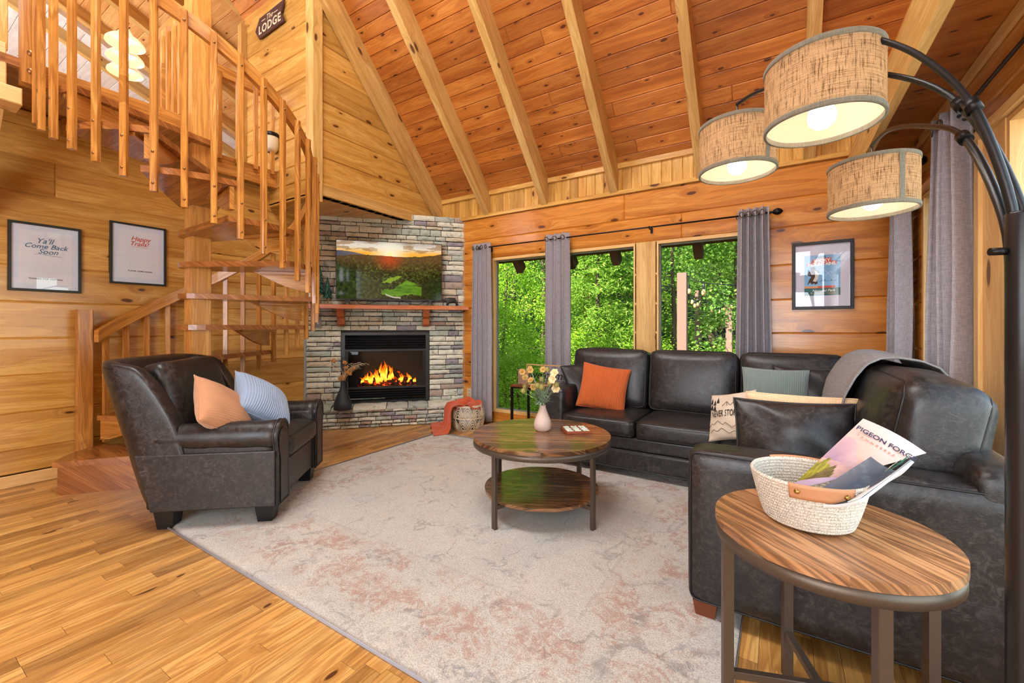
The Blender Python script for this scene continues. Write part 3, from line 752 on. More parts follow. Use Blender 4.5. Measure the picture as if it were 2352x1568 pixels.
for i in range(44):
    x = rnd.gauss(0.99, 0.17); x = max(0.68, min(1.36, x)); hgt = rnd.uniform(0.05, 0.13)+0.15*math.exp(-((x-0.96)/0.16)**2)*rnd.uniform(0.5, 1.0)
    z0 = 0.50+0.08*math.exp(-((x-1.0)/0.2)**2)*rnd.random(); y = rnd.uniform(0.08, 0.24); wd = rnd.uniform(0.014, 0.034); ph = rnd.uniform(0, 6); sw = rnd.uniform(-0.03, 0.03)
    mb = MB(); vs = []; uvs = []; n_, m_ = 9, 8
    for q in range(n_+1):
        t = q/n_; r = wd*(math.sin(PI*min(1, t*0.8+0.2))**0.8)*(1-t)**0.55+0.0004
        cx = x+0.022*math.sin(ph+t*5)*t+sw*t*t; cz = z0+hgt*t
        for k in range(m_):
            al = 2*PI*k/m_; vs.append((cx+r*math.cos(al), y+0.4*r*math.sin(al)+0.01*math.sin(ph+3*t), cz)); uvs.append((k/m_, t))
    fs = [(q*m_+k, q*m_+(k+1) % m_, (q+1)*m_+(k+1) % m_, (q+1)*m_+k) for q in range(n_) for k in range(m_)]
    mb.add(vs, fs, uvs, 0.5, 0, True); mb.build('flame', M['flame'], fi)

# mantel shelf
ms = thing('mantel_shelf', 'orange stained timber mantel shelf on two corbels below the television', 'mantel shelf', F0, FA)
mb = MB(); mb.board((0.05,-0.25,1.485), (1,0,0), (0,1,0), (0,0,1), 2.0, 0.24, 0.05, 0.006, 0.85); mb.build('shelf', M['mantel'], ms)
for x in (0.40, 1.46):
    mb = MB(); mb.prism([(0,0),(0,-0.22),(-0.05,-0.22),(-0.09,-0.19),(-0.10,-0.12),(-0.15,-0.09),(-0.17,0)], (x,-0.012,1.484), (0,1,0), (0,0,1), (1,0,0), 0.085, 0.3); mb.build('corbel', M['mantel'], ms)

# painted pictures: a grid mesh whose point colours are computed here
def hsh(i, j): 
    n_ = (i*374761393+j*668265263) & 0xffffffff; n_ = ((n_ ^ (n_ >> 13))*1274126177) & 0xffffffff; return ((n_ ^ (n_ >> 16)) & 0xffff)/65535.0
def vn(x, y):
    i, j = math.floor(x), math.floor(y); fx, fy = x-i, y-j; fx = fx*fx*(3-2*fx); fy = fy*fy*(3-2*fy)
    return (hsh(i,j)*(1-fx)+hsh(i+1,j)*fx)*(1-fy)+(hsh(i,j+1)*(1-fx)+hsh(i+1,j+1)*fx)*fy
def fbm(x, y, o=4):
    s_ = 0; a_ = 0.5
    for _ in range(o): s_ += a_*vn(x, y); x *= 2.03; y *= 2.03; a_ *= 0.5
    return s_
def mixc(a, b, t): t = max(0, min(1, t)); return tuple(a[i]*(1-t)+b[i]*t for i in range(3))
def paint(name, fn, pos, nu, nv, mat, parent=None, lerp=None):
    """fn(x,y)->sRGB 0-255; pos(x,y)->point"""
    vs = [pos(i/nu, j/nv) for j in range(nv+1) for i in range(nu+1)]
    fs = [(j*(nu+1)+i, j*(nu+1)+i+1, (j+1)*(nu+1)+i+1, (j+1)*(nu+1)+i) for j in range(nv) for i in range(nu)]
    me = bpy.data.meshes.new(name); me.from_pydata([tuple(v) for v in vs], [], fs)
    ca = me.color_attributes.new('paint', 'FLOAT_COLOR', 'POINT'); fl_ = []
    for j in range(nv+1):
        for i in range(nu+1):
            c_ = fn(i/nu, j/nv); fl_ += list(lin(max(0,min(255,c_[0])), max(0,min(255,c_[1])), max(0,min(255,c_[2]))))
    ca.data.foreach_set('color', fl_); me.materials.append(mat)
    o = bpy.data.objects.new(name, me); COL.objects.link(o)
    if parent is not None: o.parent = parent
    return o
def valley(x, y):
    """sunset over a green valley; x 0..1, y 0 bottom..1 top"""
    r1 = 0.775+0.03*fbm(x*5+1, 3)-0.05*(x-0.45)**2-0.03*max(0, 0.3-x)
    far = 0.80-0.10*x+0.03*math.sin(x*9+1)
    ridge = 0.70+0.10*x+0.05*math.sin(x*6.0+0.6)*0.6+0.03*fbm(x*14, 1)
    d = math.hypot((x-0.495)*1.5, (y-0.775))
    if y > max(ridge, far if x < 0.42 else 0):
        c = mixc((255,176,60), (226,214,196), (y-0.80)/0.10); c = mixc(c, (150,140,130), (y-0.93)/0.1+0.5*(fbm(x*6,y*14)-0.45)*2*(1 if y > 0.85 else 0))
        if y > 0.82 and fbm(x*9+4, y*22) > 0.52 and abs(x-0.5) > 0.12: c = mixc(c, (150,110,70), 0.6)
        c = mixc((255,250,225), c, d*3.2); return mixc((255,240,150), c, d*14)
    if x < 0.42 and y > ridge-0.02*0 and y <= far:
        return mixc((70,74,92), (190,150,120), (x/0.42)*0.5+0.25*fbm(x*12,y*30))
    n_ = fbm(x*70, y*46, 3); shade = 0.15+1.5*n_*n_*1.6
    c = mixc((46,62,22), (84,104,34), fbm(x*8, y*9))
    c = tuple(v*shade for v in c)
    if y > 0.42: c = mixc(c, (112,78,48), min(0.75, (y-0.42)*2.6))
    glow = max(0, 1-math.hypot((x-0.49)*1.4, (y-0.70))*4.2); c = mixc(c, (226,70,30), glow*0.75)
    # meadows
    def mead(cx, cy, rx, ry, rot=0.0):
        dx, dy = x-cx, y-cy; dx, dy = dx*math.cos(rot)+dy*math.sin(rot), -dx*math.sin(rot)+dy*math.cos(rot)
        return (dx/rx)**2+(dy/ry)**2+0.35*(fbm(x*18, y*18)-0.45)
    m1 = mead(0.64, 0.17, 0.15, 0.10, 0.15)+1.1*(fbm(x*9+5, y*13)-0.45); m2 = mead(0.53, 0.34, 0.095, 0.038, 0.5)+0.9*(fbm(x*11, y*15)-0.45); c = tuple(v*(0.55+0.45*min(1, max(0, 0.2+(y-0.1)*1.6+0.6*(1-abs(x-0.6)*2.6)))) for v in c); m3 = mead(0.36, 0.26, 0.07, 0.035, -0.5)
    g = mixc((66,118,16), (120,160,34), fbm(x*10, y*22))
    nz = fbm(x*30, y*24)-0.45
    if 0.41 < x+nz*0.04 < 0.81 and 0.07+0.02*math.sin(x*20)+nz*0.05 < y < 0.165+0.16*math.exp(-((x-0.67)/0.11)**2)+nz*0.08: c = mixc(g, (40,84,14), 0.8*max(0, fbm(x*12, y*40)-0.42)*3)
    elif 0.42 < x < 0.61 and abs(y-0.285-0.62*(x-0.42)+nz*0.06) < 0.045*math.sin(PI*(x-0.42)/0.19)+0.004: c = mixc((150,168,50), g, 0.45)
    elif m3 < 1: c = mixc(c, g, 0.5)
    rd = abs((y-0.015)-max(0, 0.60-x)*0.55-0.02*math.sin(x*22)) if 0.45 < x < 0.60 else 1
    if rd < 0.012 and y < 0.12: c = (190,180,160)
    if x < 0.40 and y < 0.60-0.75*x: c = tuple(v*1.0 for v in mixc((18,28,12), (72,92,34), fbm(x*44, y*30, 3)*1.5-0.25))
    if x > 0.80 and y < 0.30+0.6*(x-0.80): c = mixc((14,26,12), (56,80,30), fbm(x*44, y*30, 3)*1.4-0.25)
    return c
tv = thing('television', 'flat screen television above the mantel showing a green valley at sunset', 'television', floc(0,0,0), FA)
tx0, tx1, tz0, tz1 = 0.381, 1.712, 1.605, 2.367
mb = MB(); mb.box(tx0,tx1,-0.105,-0.065,tz0,tz1,0,0.003); mb.box(tx0+0.3,tx1-0.3,-0.065,-0.016,tz0+0.15,tz1-0.2); mb.build('bezel', M['black'], tv)
scr = paint('screen', valley, lambda x, y: V((tx0+0.008+(tx1-tx0-0.016)*x, -0.1065, tz0+0.014+(tz1-tz0-0.022)*y)), 300, 170, painted('screen_glow', est=0.95), tv)
for x in (tx0+0.14, tx1-0.16):
    mb = MB(); mb.prism([(-0.05,0),(-0.035,0),(0,0.045),(0.035,0),(0.05,0),(0.012,0.07),(-0.012,0.07)], (x,-0.12,1.5355), (1,0,0), (0,0,1), (0,1,0), 0.02); mb.build('foot', M['black'], tv)
mb = MB(); mb.tube([(0.62,-0.10,1.60),(0.66,-0.14,1.56),(0.72,-0.13,1.545),(0.80,-0.12,1.56),(0.9,-0.09,1.60)], 0.004, 6); mb.tube([(1.2,-0.10,1.60),(1.3,-0.14,1.56),(1.4,-0.13,1.548),(1.5,-0.1,1.60)], 0.004, 6); mb.build('cable', M['black'], tv)

# mantel ornaments
def in_f(o, s, off, z): o.location = floc(s, off, z); return o
tf = thing('tree_figurine', 'pair of green metal pine tree figures at the left end of the mantel', 'figurine', floc(0.225,0.13,1.535), FA)
gm = flat('verdigris_green', lin(52,96,78), 0.55, 0.2, bump=0.3); bk = flat('birch_stem', lin(150,120,84), 0.7)
for (cx, h, rad, t0) in ((-0.025, 0.47, 0.075, 0.15), (0.065, 0.33, 0.055, 0.10)):
    mb = MB(); mb.tube([(cx,0,0.012),(cx+0.008,0,0.08),(cx-0.004,0,t0+0.1),(cx,0,h*0.8)], 0.008, 8); mb.build('trunk', bk, tf)
    mb = MB(); rnd = random.Random(int(h*100))
    for lv in range(14):
        f_ = lv/13; z = t0+(h-t0)*f_; rr_ = rad*(1-f_)**0.9+0.006
        for q in range(11):
            al = 2*PI*q/11+lv*0.4+rnd.uniform(-.2,.2); L = rr_*rnd.uniform(0.8, 1.15); p0 = V((cx, 0, z+0.02)); p1 = V((cx+L*math.cos(al), 0.7*L*math.sin(al), z-0.018))
            sd = V((-math.sin(al), math.cos(al), 0))*0.011
            mb.add([p0-sd*0.3, p1-sd+V((0,0,0.003)), p1+(p1-p0)*0.25, p1+sd+V((0,0,0.003)), p0+sd*0.3, p0+V((0,0,0.006))], [(0,1,2,5),(5,2,3,4),(0,5,4,3,2,1)], None, 0.5)
    mb.build('needles', gm, tf)
mb = MB(); mb.box(-0.06,0.10,-0.03,0.03,0,0.012); mb.build('base', bk, tf)
bf = thing('bear_figurine', 'small dark bronze bear figure at the right end of the mantel', 'figurine', floc(1.84,0.14,1.535), FA)
def skin(name, pts, edges, radii, mat, parent=None, sub=2, root=0):
    me = bpy.data.meshes.new(name); me.from_pydata(pts, edges, []); o = bpy.data.objects.new(name, me); COL.objects.link(o)
    sk = o.modifiers.new('skin', 'SKIN'); sv = me.skin_vertices[0].data
    for i, r_ in enumerate(radii): sv[i].radius = (r_, r_) if not isinstance(r_, tuple) else r_
    sv[root].use_root = True
    sb = o.modifiers.new('sub', 'SUBSURF'); sb.levels = sub; sb.render_levels = sub
    sk.use_smooth_shade = True; me.materials.append(mat)
    if parent is not None: o.parent = parent
    return o
bp = [(0.06,0,0.075),(0.0,0,0.085),(-0.055,0,0.082),(-0.09,0,0.088),(-0.125,0,0.074),
      (0.065,0.02,0.04),(0.068,0.02,0.008),(0.065,-0.02,0.04),(0.075,-0.02,0.008),(-0.055,0.02,0.04),(-0.052,0.02,0.008),(-0.06,-0.02,0.04),(-0.072,-0.02,0.008)]
skin('body', bp, [(0,1),(1,2),(2,3),(3,4),(0,5),(5,6),(0,7),(7,8),(2,9),(9,10),(2,11),(11,12)], [0.032,0.036,0.033,0.024,0.012]+[0.014,0.013]*4, flat('dark_bronze', lin(46,42,40), 0.45, 0.4), bf, root=1)
# ------------------------------------------------------------------ rug
RX0, RX1, RY0, RY1 = -3.42, -0.135, 1.10, 3.80
rug = thing('area_rug', 'large faded cream rug with rust and blue grey distressed pattern under the coffee table', 'rug', (RX0, RY0, 0))
def thr(c, t): return max(0.0, min(1.0, t))
N = NT('rug_pile'); tc = N.n('ShaderNodeTexCoord').outputs['Object']; sp = N.n('ShaderNodeSeparateXYZ', {0: tc}); W_, H_ = RX1-RX0, RY1-RY0
ex = N.math('MINIMUM', sp.outputs[0], N.math('SUBTRACT', W_, sp.outputs[0])); ey = N.math('MINIMUM', sp.outputs[1], N.math('SUBTRACT', H_, sp.outputs[1])); ed = N.math('MINIMUM', ex, ey)
bord = N.math('MULTIPLY', N.mapr(ed, 0.08, 0.17), N.mapr(ed, 0.60, 0.50))
wv = N.n('ShaderNodeVectorMath', {0: tc, 1: N.comb(N.math('MULTIPLY', N.noise(tc, 3.5, 4), 0.5), N.math('MULTIPLY', N.noise(tc, 4.2, 4), 0.5))}, operation='ADD').outputs[0]
big = N.noise(tc, 1.3, 4, 0.6, 0.5); bl = N.noise(tc, 5.5, 6, 0.75, 1.0); sp2 = N.noise(tc, 26, 5, 0.8, 0.6); fib = N.noise(tc, 190, 3, 0.7)
base = N.ramp(big, [(0.3, lin(208,210,202)), (0.55, lin(230,226,214)), (0.75, lin(200,206,206))])
rust = N.math('MULTIPLY', N.math('MULTIPLY', N.mapr(bl, 0.44, 0.60), N.mapr(sp2, 0.40, 0.54)), N.math('MULTIPLY_ADD', bord, 0.75, 0.16), clamp=True)
base = N.mix(rust, base, lin(196,146,124))
blu = N.math('MULTIPLY', N.math('MULTIPLY', N.mapr(N.noise(wv, 4.6, 5, 0.7), 0.53, 0.66), N.mapr(sp2, 0.42, 0.6)), 0.75)
base = N.mix(blu, base, lin(132,138,142))
vo = N.n('ShaderNodeTexVoronoi', {'Vector': wv, 'Scale': 3.0}, feature='DISTANCE_TO_EDGE').outputs['Distance']
line = N.math('MULTIPLY', N.mapr(vo, 0.028, 0.008), N.math('MULTIPLY', N.mapr(N.noise(tc, 3.1, 3), 0.47, 0.6), N.mapr(sp2, 0.38, 0.5)))
base = N.mix(N.math('MULTIPLY', line, 0.5), base, lin(104,108,108))
bl2 = N.math('MULTIPLY', N.mapr(N.math('ABSOLUTE', N.math('SUBTRACT', ed, 0.585)), 0.014, 0.004), N.mapr(sp2, 0.40, 0.52))
base = N.mix(N.math('MULTIPLY', bl2, 0.22), base, lin(128,124,114))
base = N.mix(N.mapr(fib, 0.40, 0.66, 0.0, 0.6), base, lin(150,142,130)); base = N.mix(N.mapr(fib, 0.5, 0.3, 0.0, 0.35), base, lin(244,240,230))
N.bsdf(Base_Color=base, Roughness=0.95, Sheen_Weight=0.3, Normal=N.bump(N.math('ADD', fib, N.math('MULTIPLY', sp2, 0.5)), 0.9, 0.008)); M['rug'] = N.m
mb = MB()
def rp(u, v_):
    x, y = W_*u, H_*v_; e = min(x, W_-x, y, H_-y); z = 0.011*min(1, (e/0.02))**0.5+0.001
    return (x, y, z+0.0012*math.sin(x*70)*math.sin(y*63))
us = lambda n: None
mb.grid(rp, 90, 72); mb.build('pile', M['rug'], rug)
mb = MB(); mb.tube([(0,0,0.007),(W_,0,0.007),(W_,H_,0.007),(0,H_,0.007)], 0.007, 6, closed=True); mb.build('binding', flat('grey_binding', lin(168,170,178), 0.8), rug)

# ------------------------------------------------------------------ soft furniture helpers
M['piping'] = flat('dark_piping', lin(24,21,20), 0.4)
def rrect(hx, hy, r, z, n=6, ax=2):
    pts = []
    for cx, cy, a0 in ((hx-r, hy-r, 0), (-hx+r, hy-r, 90), (-hx+r, -hy+r, 180), (hx-r, -hy+r, 270)):
        for i in range(n+1):
            a = math.radians(a0+90*i/n); p = [cx+r*math.cos(a), cy+r*math.sin(a)]
            pts.append({2: (p[0], p[1], z), 1: (p[0], z, p[1]), 0: (z, p[0], p[1])}[ax])
    return pts
def cushion(name, c, h, r, puff, mat, parent, pipe_ax=None, n=10, wob=0.004, rot=None, seed=0, pipe=0.0045):
    """upholstered cushion with welted seams; pipe_ax = axis across its thickness"""
    Mx = rot.to_3x3() if rot is not None else None
    mb = MB(); mb.softbox((0,0,0), h, r, puff, n, None, wob, 0.5, 0, seed); o = mb.build(name, mat, parent, merge=0.0005)
    if pipe_ax is not None:
        mb = MB(); ax = pipe_ax; a1, a2 = [(1,2),(0,2),(0,1)][ax]; k = r*0.29
        for sg in (-1, 1):
            mb.tube(rrect(h[a1]-k, h[a2]-k, max(r*0.9, 0.02), sg*(h[ax]-k), 6, ax), pipe, 7, closed=True)
        mb.build('welt', M['piping'], o)
    m = Matrix.Translation(V(c))
    if rot is not None: m = m @ rot.to_4x4()
    o.matrix_local = m
    return o
def legblock(mb, x, y, z0, z1, w0, w1, tone=0.5):
    vs = [(x+sx*w/2, y+sy*w/2, z) for z, w in ((z0, w0), (z1, w1)) for sx, sy in ((-1,-1),(1,-1),(1,1),(-1,1))]
    mb.add(vs, [(3,2,1,0),(4,5,6,7),(0,1,5,4),(1,2,6,5),(2,3,7,6),(3,0,4,7)], [(v_[0]*1.0, v_[2]) for v_ in vs], tone)

# ------------------------------------------------------------------ sectional sofa
sf = thing('sectional_sofa', 'dark brown leather L shaped sectional sofa under the windows', 'sofa', (-0.5, 4.0, 0))
SO = V((-0.5, 4.0, 0)); L_ = lambda x, y, z: (x-SO.x, y-SO.y, z)
def sbox(name, x0, x1, y0, y1, z0, z1, r=0.03, puff=(0,0,0), pipe=None, wob=0.0, mat=None, seed=0, n=9, rot=None, pr=0.0045):
    return cushion(name, L_((x0+x1)/2, (y0+y1)/2, (z0+z1)/2), ((x1-x0)/2, (y1-y0)/2, (z1-z0)/2), r, puff, mat or M['leather'], sf, pipe, n, wob, rot, seed, pr)
LX0, RXE = -1.87, 0.69
sbox('base', LX0+0.03, RXE, 3.485, 4.42, 0.075, 0.235, 0.015, pipe=2); sbox('base', LX0+0.03, RXE, 3.49, 4.42, 0.235, 0.345, 0.015)
sbox('base', -0.325, RXE, 2.12, 3.50, 0.075, 0.345, 0.015)
sbox('arm', LX0, LX0+0.22, 3.50, 4.42, 0.075, 0.70, 0.035, (0.004,0.004,0.01), None, 0.002, seed=2)
sbox('arm', -0.335, RXE, 1.955, 2.14, 0.075, 0.725, 0.035, (0.004,0.004,0.010), 1, 0.003, seed=3, n=14)
sbox('back_frame', LX0+0.2, RXE, 4.26, 4.435, 0.2, 0.93, 0.04, (0,0,0.01)); 
sbox('back_frame', 0.53, 0.69, 1.955, 4.3, 0.2, 0.80, 0.05, (0.01,0.0,0.02), None, 0.002, seed=4, n=12)
SY0 = 3.455
for i, (a, b) in enumerate(((LX0+0.215,-1.005),(-0.995,-0.345),)):
    sbox('seat_cushion', a, b, SY0, 4.12, 0.345, 0.485, 0.032, (0.004,0.006,0.022), 2, 0.003, seed=10+i)
sbox('seat_cushion', -0.335, 0.50, 3.45, 4.12, 0.345, 0.485, 0.032, (0,0,0.02), 2, 0.003, seed=14)
sbox('seat_cushion', -0.34, 0.50, 2.145, 3.44, 0.345, 0.485, 0.032, (0.006,0.004,0.022), 2, 0.003, seed=15)
tilt = Matrix.Rotation(math.radians(-9), 4, 'X')
for i, (a, b) in enumerate(((-1.80,-1.045),(-1.035,-0.295),(-0.285,0.44))):
    sbox('back_cushion', a, b, 4.02, 4.24, 0.47, 1.03, 0.055, (0.0,0.045,0.012), 1, 0.007, seed=20+i, rot=tilt, pr=0.005)
tl2 = Matrix.Rotation(math.radians(11), 4, 'Y')
for i, (a, b) in enumerate(((3.00,4.02),(2.16,2.98))):
    sbox('back_cushion', 0.34, 0.62, a, b, 0.47, 1.045, 0.075, (0.055,0.02,0.02), 0, 0.008, seed=30+i, rot=tl2, pr=0.005, n=12)
M['leg_brown'] = flat('walnut_leg', lin(118,62,30), 0.4, var=0.1)
for x, y in ((-1.76,3.60),(-0.27,2.02),(0.60,2.02),(0.60,4.36),(-1.76,4.36)):
    mb = MB(); legblock(mb, x-SO.x, y-SO.y, 0.012, 0.08, 0.075, 0.095); mb.build('leg', M['leg_brown'], sf)

# ------------------------------------------------------------------ armchair
ac = thing('armchair', 'dark brown leather wingback armchair with rolled arms and black block feet', 'armchair', (-3.27, 1.575, 0), math.radians(40))
lm = M['leather']
cushion('base', (0.0,0,0.255), (0.37,0.44,0.13), 0.025, (0.004,0.004,0), lm, ac, None, 8, 0.002)
cushion('seat_cushion', (0.085,0,0.452), (0.325,0.285,0.075), 0.04, (0.012,0.004,0.028), lm, ac, 2, 10, 0.003, seed=3)
for sg in (-1, 1):
    mb = MB(); mb.prism([(-0.325,0.128),(0.385,0.128),(0.385,0.478),(-0.415,0.478)], (0,sg*0.440,0), (1,0,0), (0,0,1), (0,sg,0), 0.025); sp_ = mb.build('side_panel', lm, ac); bv = sp_.modifiers.new('b', 'BEVEL'); bv.width = 0.008; bv.segments = 3
mb = MB(); mb.board((0.3715,-0.27,0.15), (0,1,0), (0,0,1), (1,0,0), 0.54, 0.215, 0.008, 0.006); mb.build('front_panel', lm, ac)
for sg in (-1, 1):
    y0 = sg*0.36
    cushion('arm', (0.02, y0, 0.355), (0.365,0.085,0.235), 0.03, (0.003,0.004,0), lm, ac, None, 8, 0.002, seed=5)
    mb = MB(); pts = [(-0.33+0.72*t/12, y0+sg*0.018, 0.560) for t in range(13)]
    mb.tube(pts, 0.1, 20, rr=[0.085+0.010*(t/12)+0.002*math.sin(t*1.7) for t in range(13)]); rl_ = mb.build('arm_roll', lm, ac)
    # scrolled front facing with welt
    arc = [(y0+sg*0.018-sg*0.098*math.cos(q)*1.0, 0.56+0.098*math.sin(q)) for q in [PI*i/14-0.35 for i in range(17)]]
    poly = [(y0-sg*0.082, 0.13)]+arc+[(y0+sg*0.088, 0.44), (y0+sg*0.088, 0.13)]
    mb = MB(); mb.prism(poly, (0.372,0,0), (0,1,0), (0,0,1), (1,0,0), 0.026); mb.tube([(0.399, a_, b_) for a_, b_ in poly], 0.006, 6, closed=True); mb.tube([(0.378, a_, b_) for a_, b_ in poly], 0.006, 6, closed=True)
    inner = [((a_-y0)*0.72+y0, (b_-0.4)*0.88+0.38) for a_, b_ in poly]
    mb.prism(inner, (0.398,0,0), (0,1,0), (0,0,1), (1,0,0), 0.007); mb.tube([(0.404, a_, b_) for a_, b_ in inner], 0.005, 6, closed=True)
    mb.build('arm_front', lm, ac)
# wrap-around back
path = []
for t in range(33):
    f_ = t/32; 
    if f_ < 0.27: q = f_/0.27; path.append((-0.06-0.235*q, 0.405))
    elif f_ < 0.40: q = (f_-0.27)/0.13*PI/2; path.append((-0.295-0.085*math.sin(q), 0.32+0.085*math.cos(q)))
    else: q = (f_-0.40)/0.10; path.append((-0.38, 0.32*(1-q)+0.0*q)) if f_ <= 0.5 else None
path = [p for p in path if p]; path = path+[(x, -y) for x, y in path[::-1][1:]]
np_ = len(path)
def ztop(i):
    f_ = abs(i/(np_-1)-0.5)*2                    # 0 centre, 1 wing tips
    if f_ < 0.62: return 1.055-0.035*(f_/0.62)**2
    g_ = (f_-0.62)/0.38; return 1.02-0.40*(g_**2.2)
mb = MB(); vs = []; m_ = 20
for i, (x, y) in enumerate(path):
    a_ = path[max(0,i-1)]; b_ = path[min(np_-1,i+1)]; tx, ty = b_[0]-a_[0], b_[1]-a_[1]; l_ = math.hypot(tx, ty) or 1; nx, ny = ty/l_, -tx/l_   # outward
    zt = ztop(i); hz = (zt-0.125)/2; cz = 0.125+hz; ht = 0.058
    for k in range(m_):
        q = 2*PI*(k+0.5)/m_; cs, sn = math.cos(q), math.sin(q); e = 0.28
        o_ = math.copysign(abs(cs)**0.5, cs)*ht; zz = math.copysign(abs(sn)**e, sn)
        z = cz+hz*zz; roll = 0.035*max(0, (z-0.8))/0.25
        rk = 0.27*max(0, z-0.125)-0.02
        vs.append((x+nx*(o_+roll*0.5)-rk, y+ny*(o_+roll*0.5), z))
fs = [(i*m_+k, i*m_+(k+1)%m_, (i+1)*m_+(k+1)%m_, (i+1)*m_+k) for i in range(np_-1) for k in range(m_)]
fs += [tuple(range(m_))[::-1], tuple((np_-1)*m_+k for k in range(m_))]
mb.add(vs, fs, None, 0.5, 0, True); bk_ = mb.build('back', lm, ac)
mod = bk_.modifiers.new('sub', 'SUBSURF'); mod.levels = 1; mod.render_levels = 1
rkf = lambda z: 0.27*max(0, z-0.125)-0.02
mb = MB()                                                  # welts: outside back edge and wing face
for sg in (-1, 1):
    ln = []
    for i in range(0, 15):
        zt = ztop(i if sg > 0 else np_-1-i); x, y = path[i]; ln.append((x+0.0-rkf(zt)-0.012, sg*(y+0.052), zt-0.035))
    mb.tube(ln[2:], 0.0055, 6)
mb.build('welt', M['piping'], bk_)
cushion('back_cushion', (-0.35,0,0.74), (0.085,0.33,0.285), 0.06, (0.03,0,0.01), lm, ac, None, 10, 0.003, Matrix.Rotation(math.radians(-15), 4, 'Y'), seed=8)
for x, y in ((0.30,0.36),(0.30,-0.36),(-0.28,0.36),(-0.28,-0.36)):
    mb = MB(); legblock(mb, x, y, 0.014 if not (x < 0 and y < 0) else 0.0, 0.135, 0.085, 0.118); mb.build('leg', M['black'], ac)

# ------------------------------------------------------------------ throw pillows
def ribmat(name, c, c2): return flat(name, c, 0.85, bump=0.25, scale=180, var=0.0, sheen=0.6)
def pillow(name, label, cat, P, nrm, up, w, h, T, mat, ribs=0, group=None, rib_dir='u', checks=False, wr=0.006, seed=0, welt=True, pinch=0.07, pw=0.5, ra=0.0035):
    """square scatter cushion: P = centre, nrm = facing direction, up = its vertical"""
    ez = V(nrm).normalized(); ey = V(up); ey = (ey-ez*ey.dot(ez)).normalized(); ex = ey.cross(ez)
    nu, nv = (ribs*5 if ribs and rib_dir == 'u' else 44), (ribs*5 if ribs and rib_dir == 'v' else 44)
    rnd = random.Random(seed); ph = [rnd.uniform(0, 6) for _ in range(8)]
    def surf(sg):
        def f(u, v_):
            s_, t_ = 2*u-1, 2*v_-1
            x = s_*w/2*(1-pinch*(1-t_*t_)); y = t_*h/2*(1-pinch*(1-s_*s_))
            e = max(0, (1-s_*s_)*(1-t_*t_)); z = T*e**pw
            z += wr*math.sin(s_*5+ph[0]+t_*2)*math.sin(t_*4+ph[1])*e**0.5+wr*0.6*math.sin((s_+t_)*11+ph[2])*e**0.5*max(0, abs(s_)+abs(t_)-0.6)
            if ribs:
                a = (s_ if rib_dir == 'u' else t_); z += ra*abs(math.sin(a*PI*ribs/2))*min(1, e*12)
                if checks: z += ra*0.8*abs(math.sin((t_ if rib_dir == 'u' else s_)*PI*ribs/2))*min(1, e*12)
            return (x, y, sg*z)
        return f
    mb = MB(); mb.grid(surf(1), nu, nv); mb.grid(surf(-1), nu, nv, flip=True)
    o = mb.build(name, mat, None, merge=0.0004)
    if welt:
        mb = MB(); pts = []
        for k in range(80):
            q = k/80*4; sd = int(q); fr_ = 2*(q-sd)-1
            s_, t_ = [(fr_,-1),(1,fr_),(-fr_,1),(-1,-fr_)][sd]
            pts.append((s_*w/2*(1-pinch*(1-t_*t_)), t_*h/2*(1-pinch*(1-s_*s_)), 0))
        mb.tube(pts, 0.0045, 6, closed=True); mb.build('welt', mat, o)
    m = Matrix((ex, ey, ez)).transposed().to_4x4(); m.translation = V(P); o.matrix_world = m
    tag(o, label, cat, group); return o
pc = 'pillow'
M['orange'] = flat('orange_corduroy', lin(200,94,30), 0.8, bump=0.2, scale=200, sheen=0.2)
M['peach'] = flat('peach_corduroy', lin(198,140,96), 0.85, bump=0.2, scale=200, sheen=0.5)
M['cream_rib'] = flat('cream_corduroy', lin(240,204,158), 0.85, bump=0.2, scale=200, sheen=0.4)
M['sage'] = flat('sage_corduroy', lin(128,144,138), 0.85, bump=0.2, scale=200, sheen=0.5)
M['bluegrey'] = flat('blue_grey_plush', lin(150,172,200), 0.9, bump=0.3, scale=200, sheen=0.5)
M['linen'] = flat('natural_linen', lin(222,206,184), 0.9, bump=0.3, scale=260)
pillow('throw_pillow', 'orange corduroy throw pillow on left end of the sectional sofa', pc, (-1.40,3.84,0.685), (0.30,-0.86,0.36), (0.10,0.2,1), 0.44,0.43,0.075, M['orange'], ribs=32, seed=1)
pillow('throw_pillow', 'black leather pillow tucked between the sofa arm and the orange pillow', pc, (-1.62,3.93,0.70), (0.62,-0.72,0.22), (-0.22,0.0,1), 0.42,0.42,0.07, M['leather_black'], seed=2)
pillow('throw_pillow', 'peach corduroy pillow resting in the armchair against its back', pc, (-3.125,1.375,0.70), (0.839,0.691,0.818), (-0.131,0.219,0.357), 0.42,0.42,0.10, M['peach'], ribs=26, rib_dir='v', seed=3, ra=0.005)
pillow('throw_pillow', 'pale blue grey quilted pillow in the armchair behind the peach pillow', pc, (-3.205,1.665,0.705), (0.582,0.416,0.637), (-0.401,0.573,0.838), 0.43,0.43,0.11, M['bluegrey'], ribs=26, checks=True, seed=4, ra=0.005)
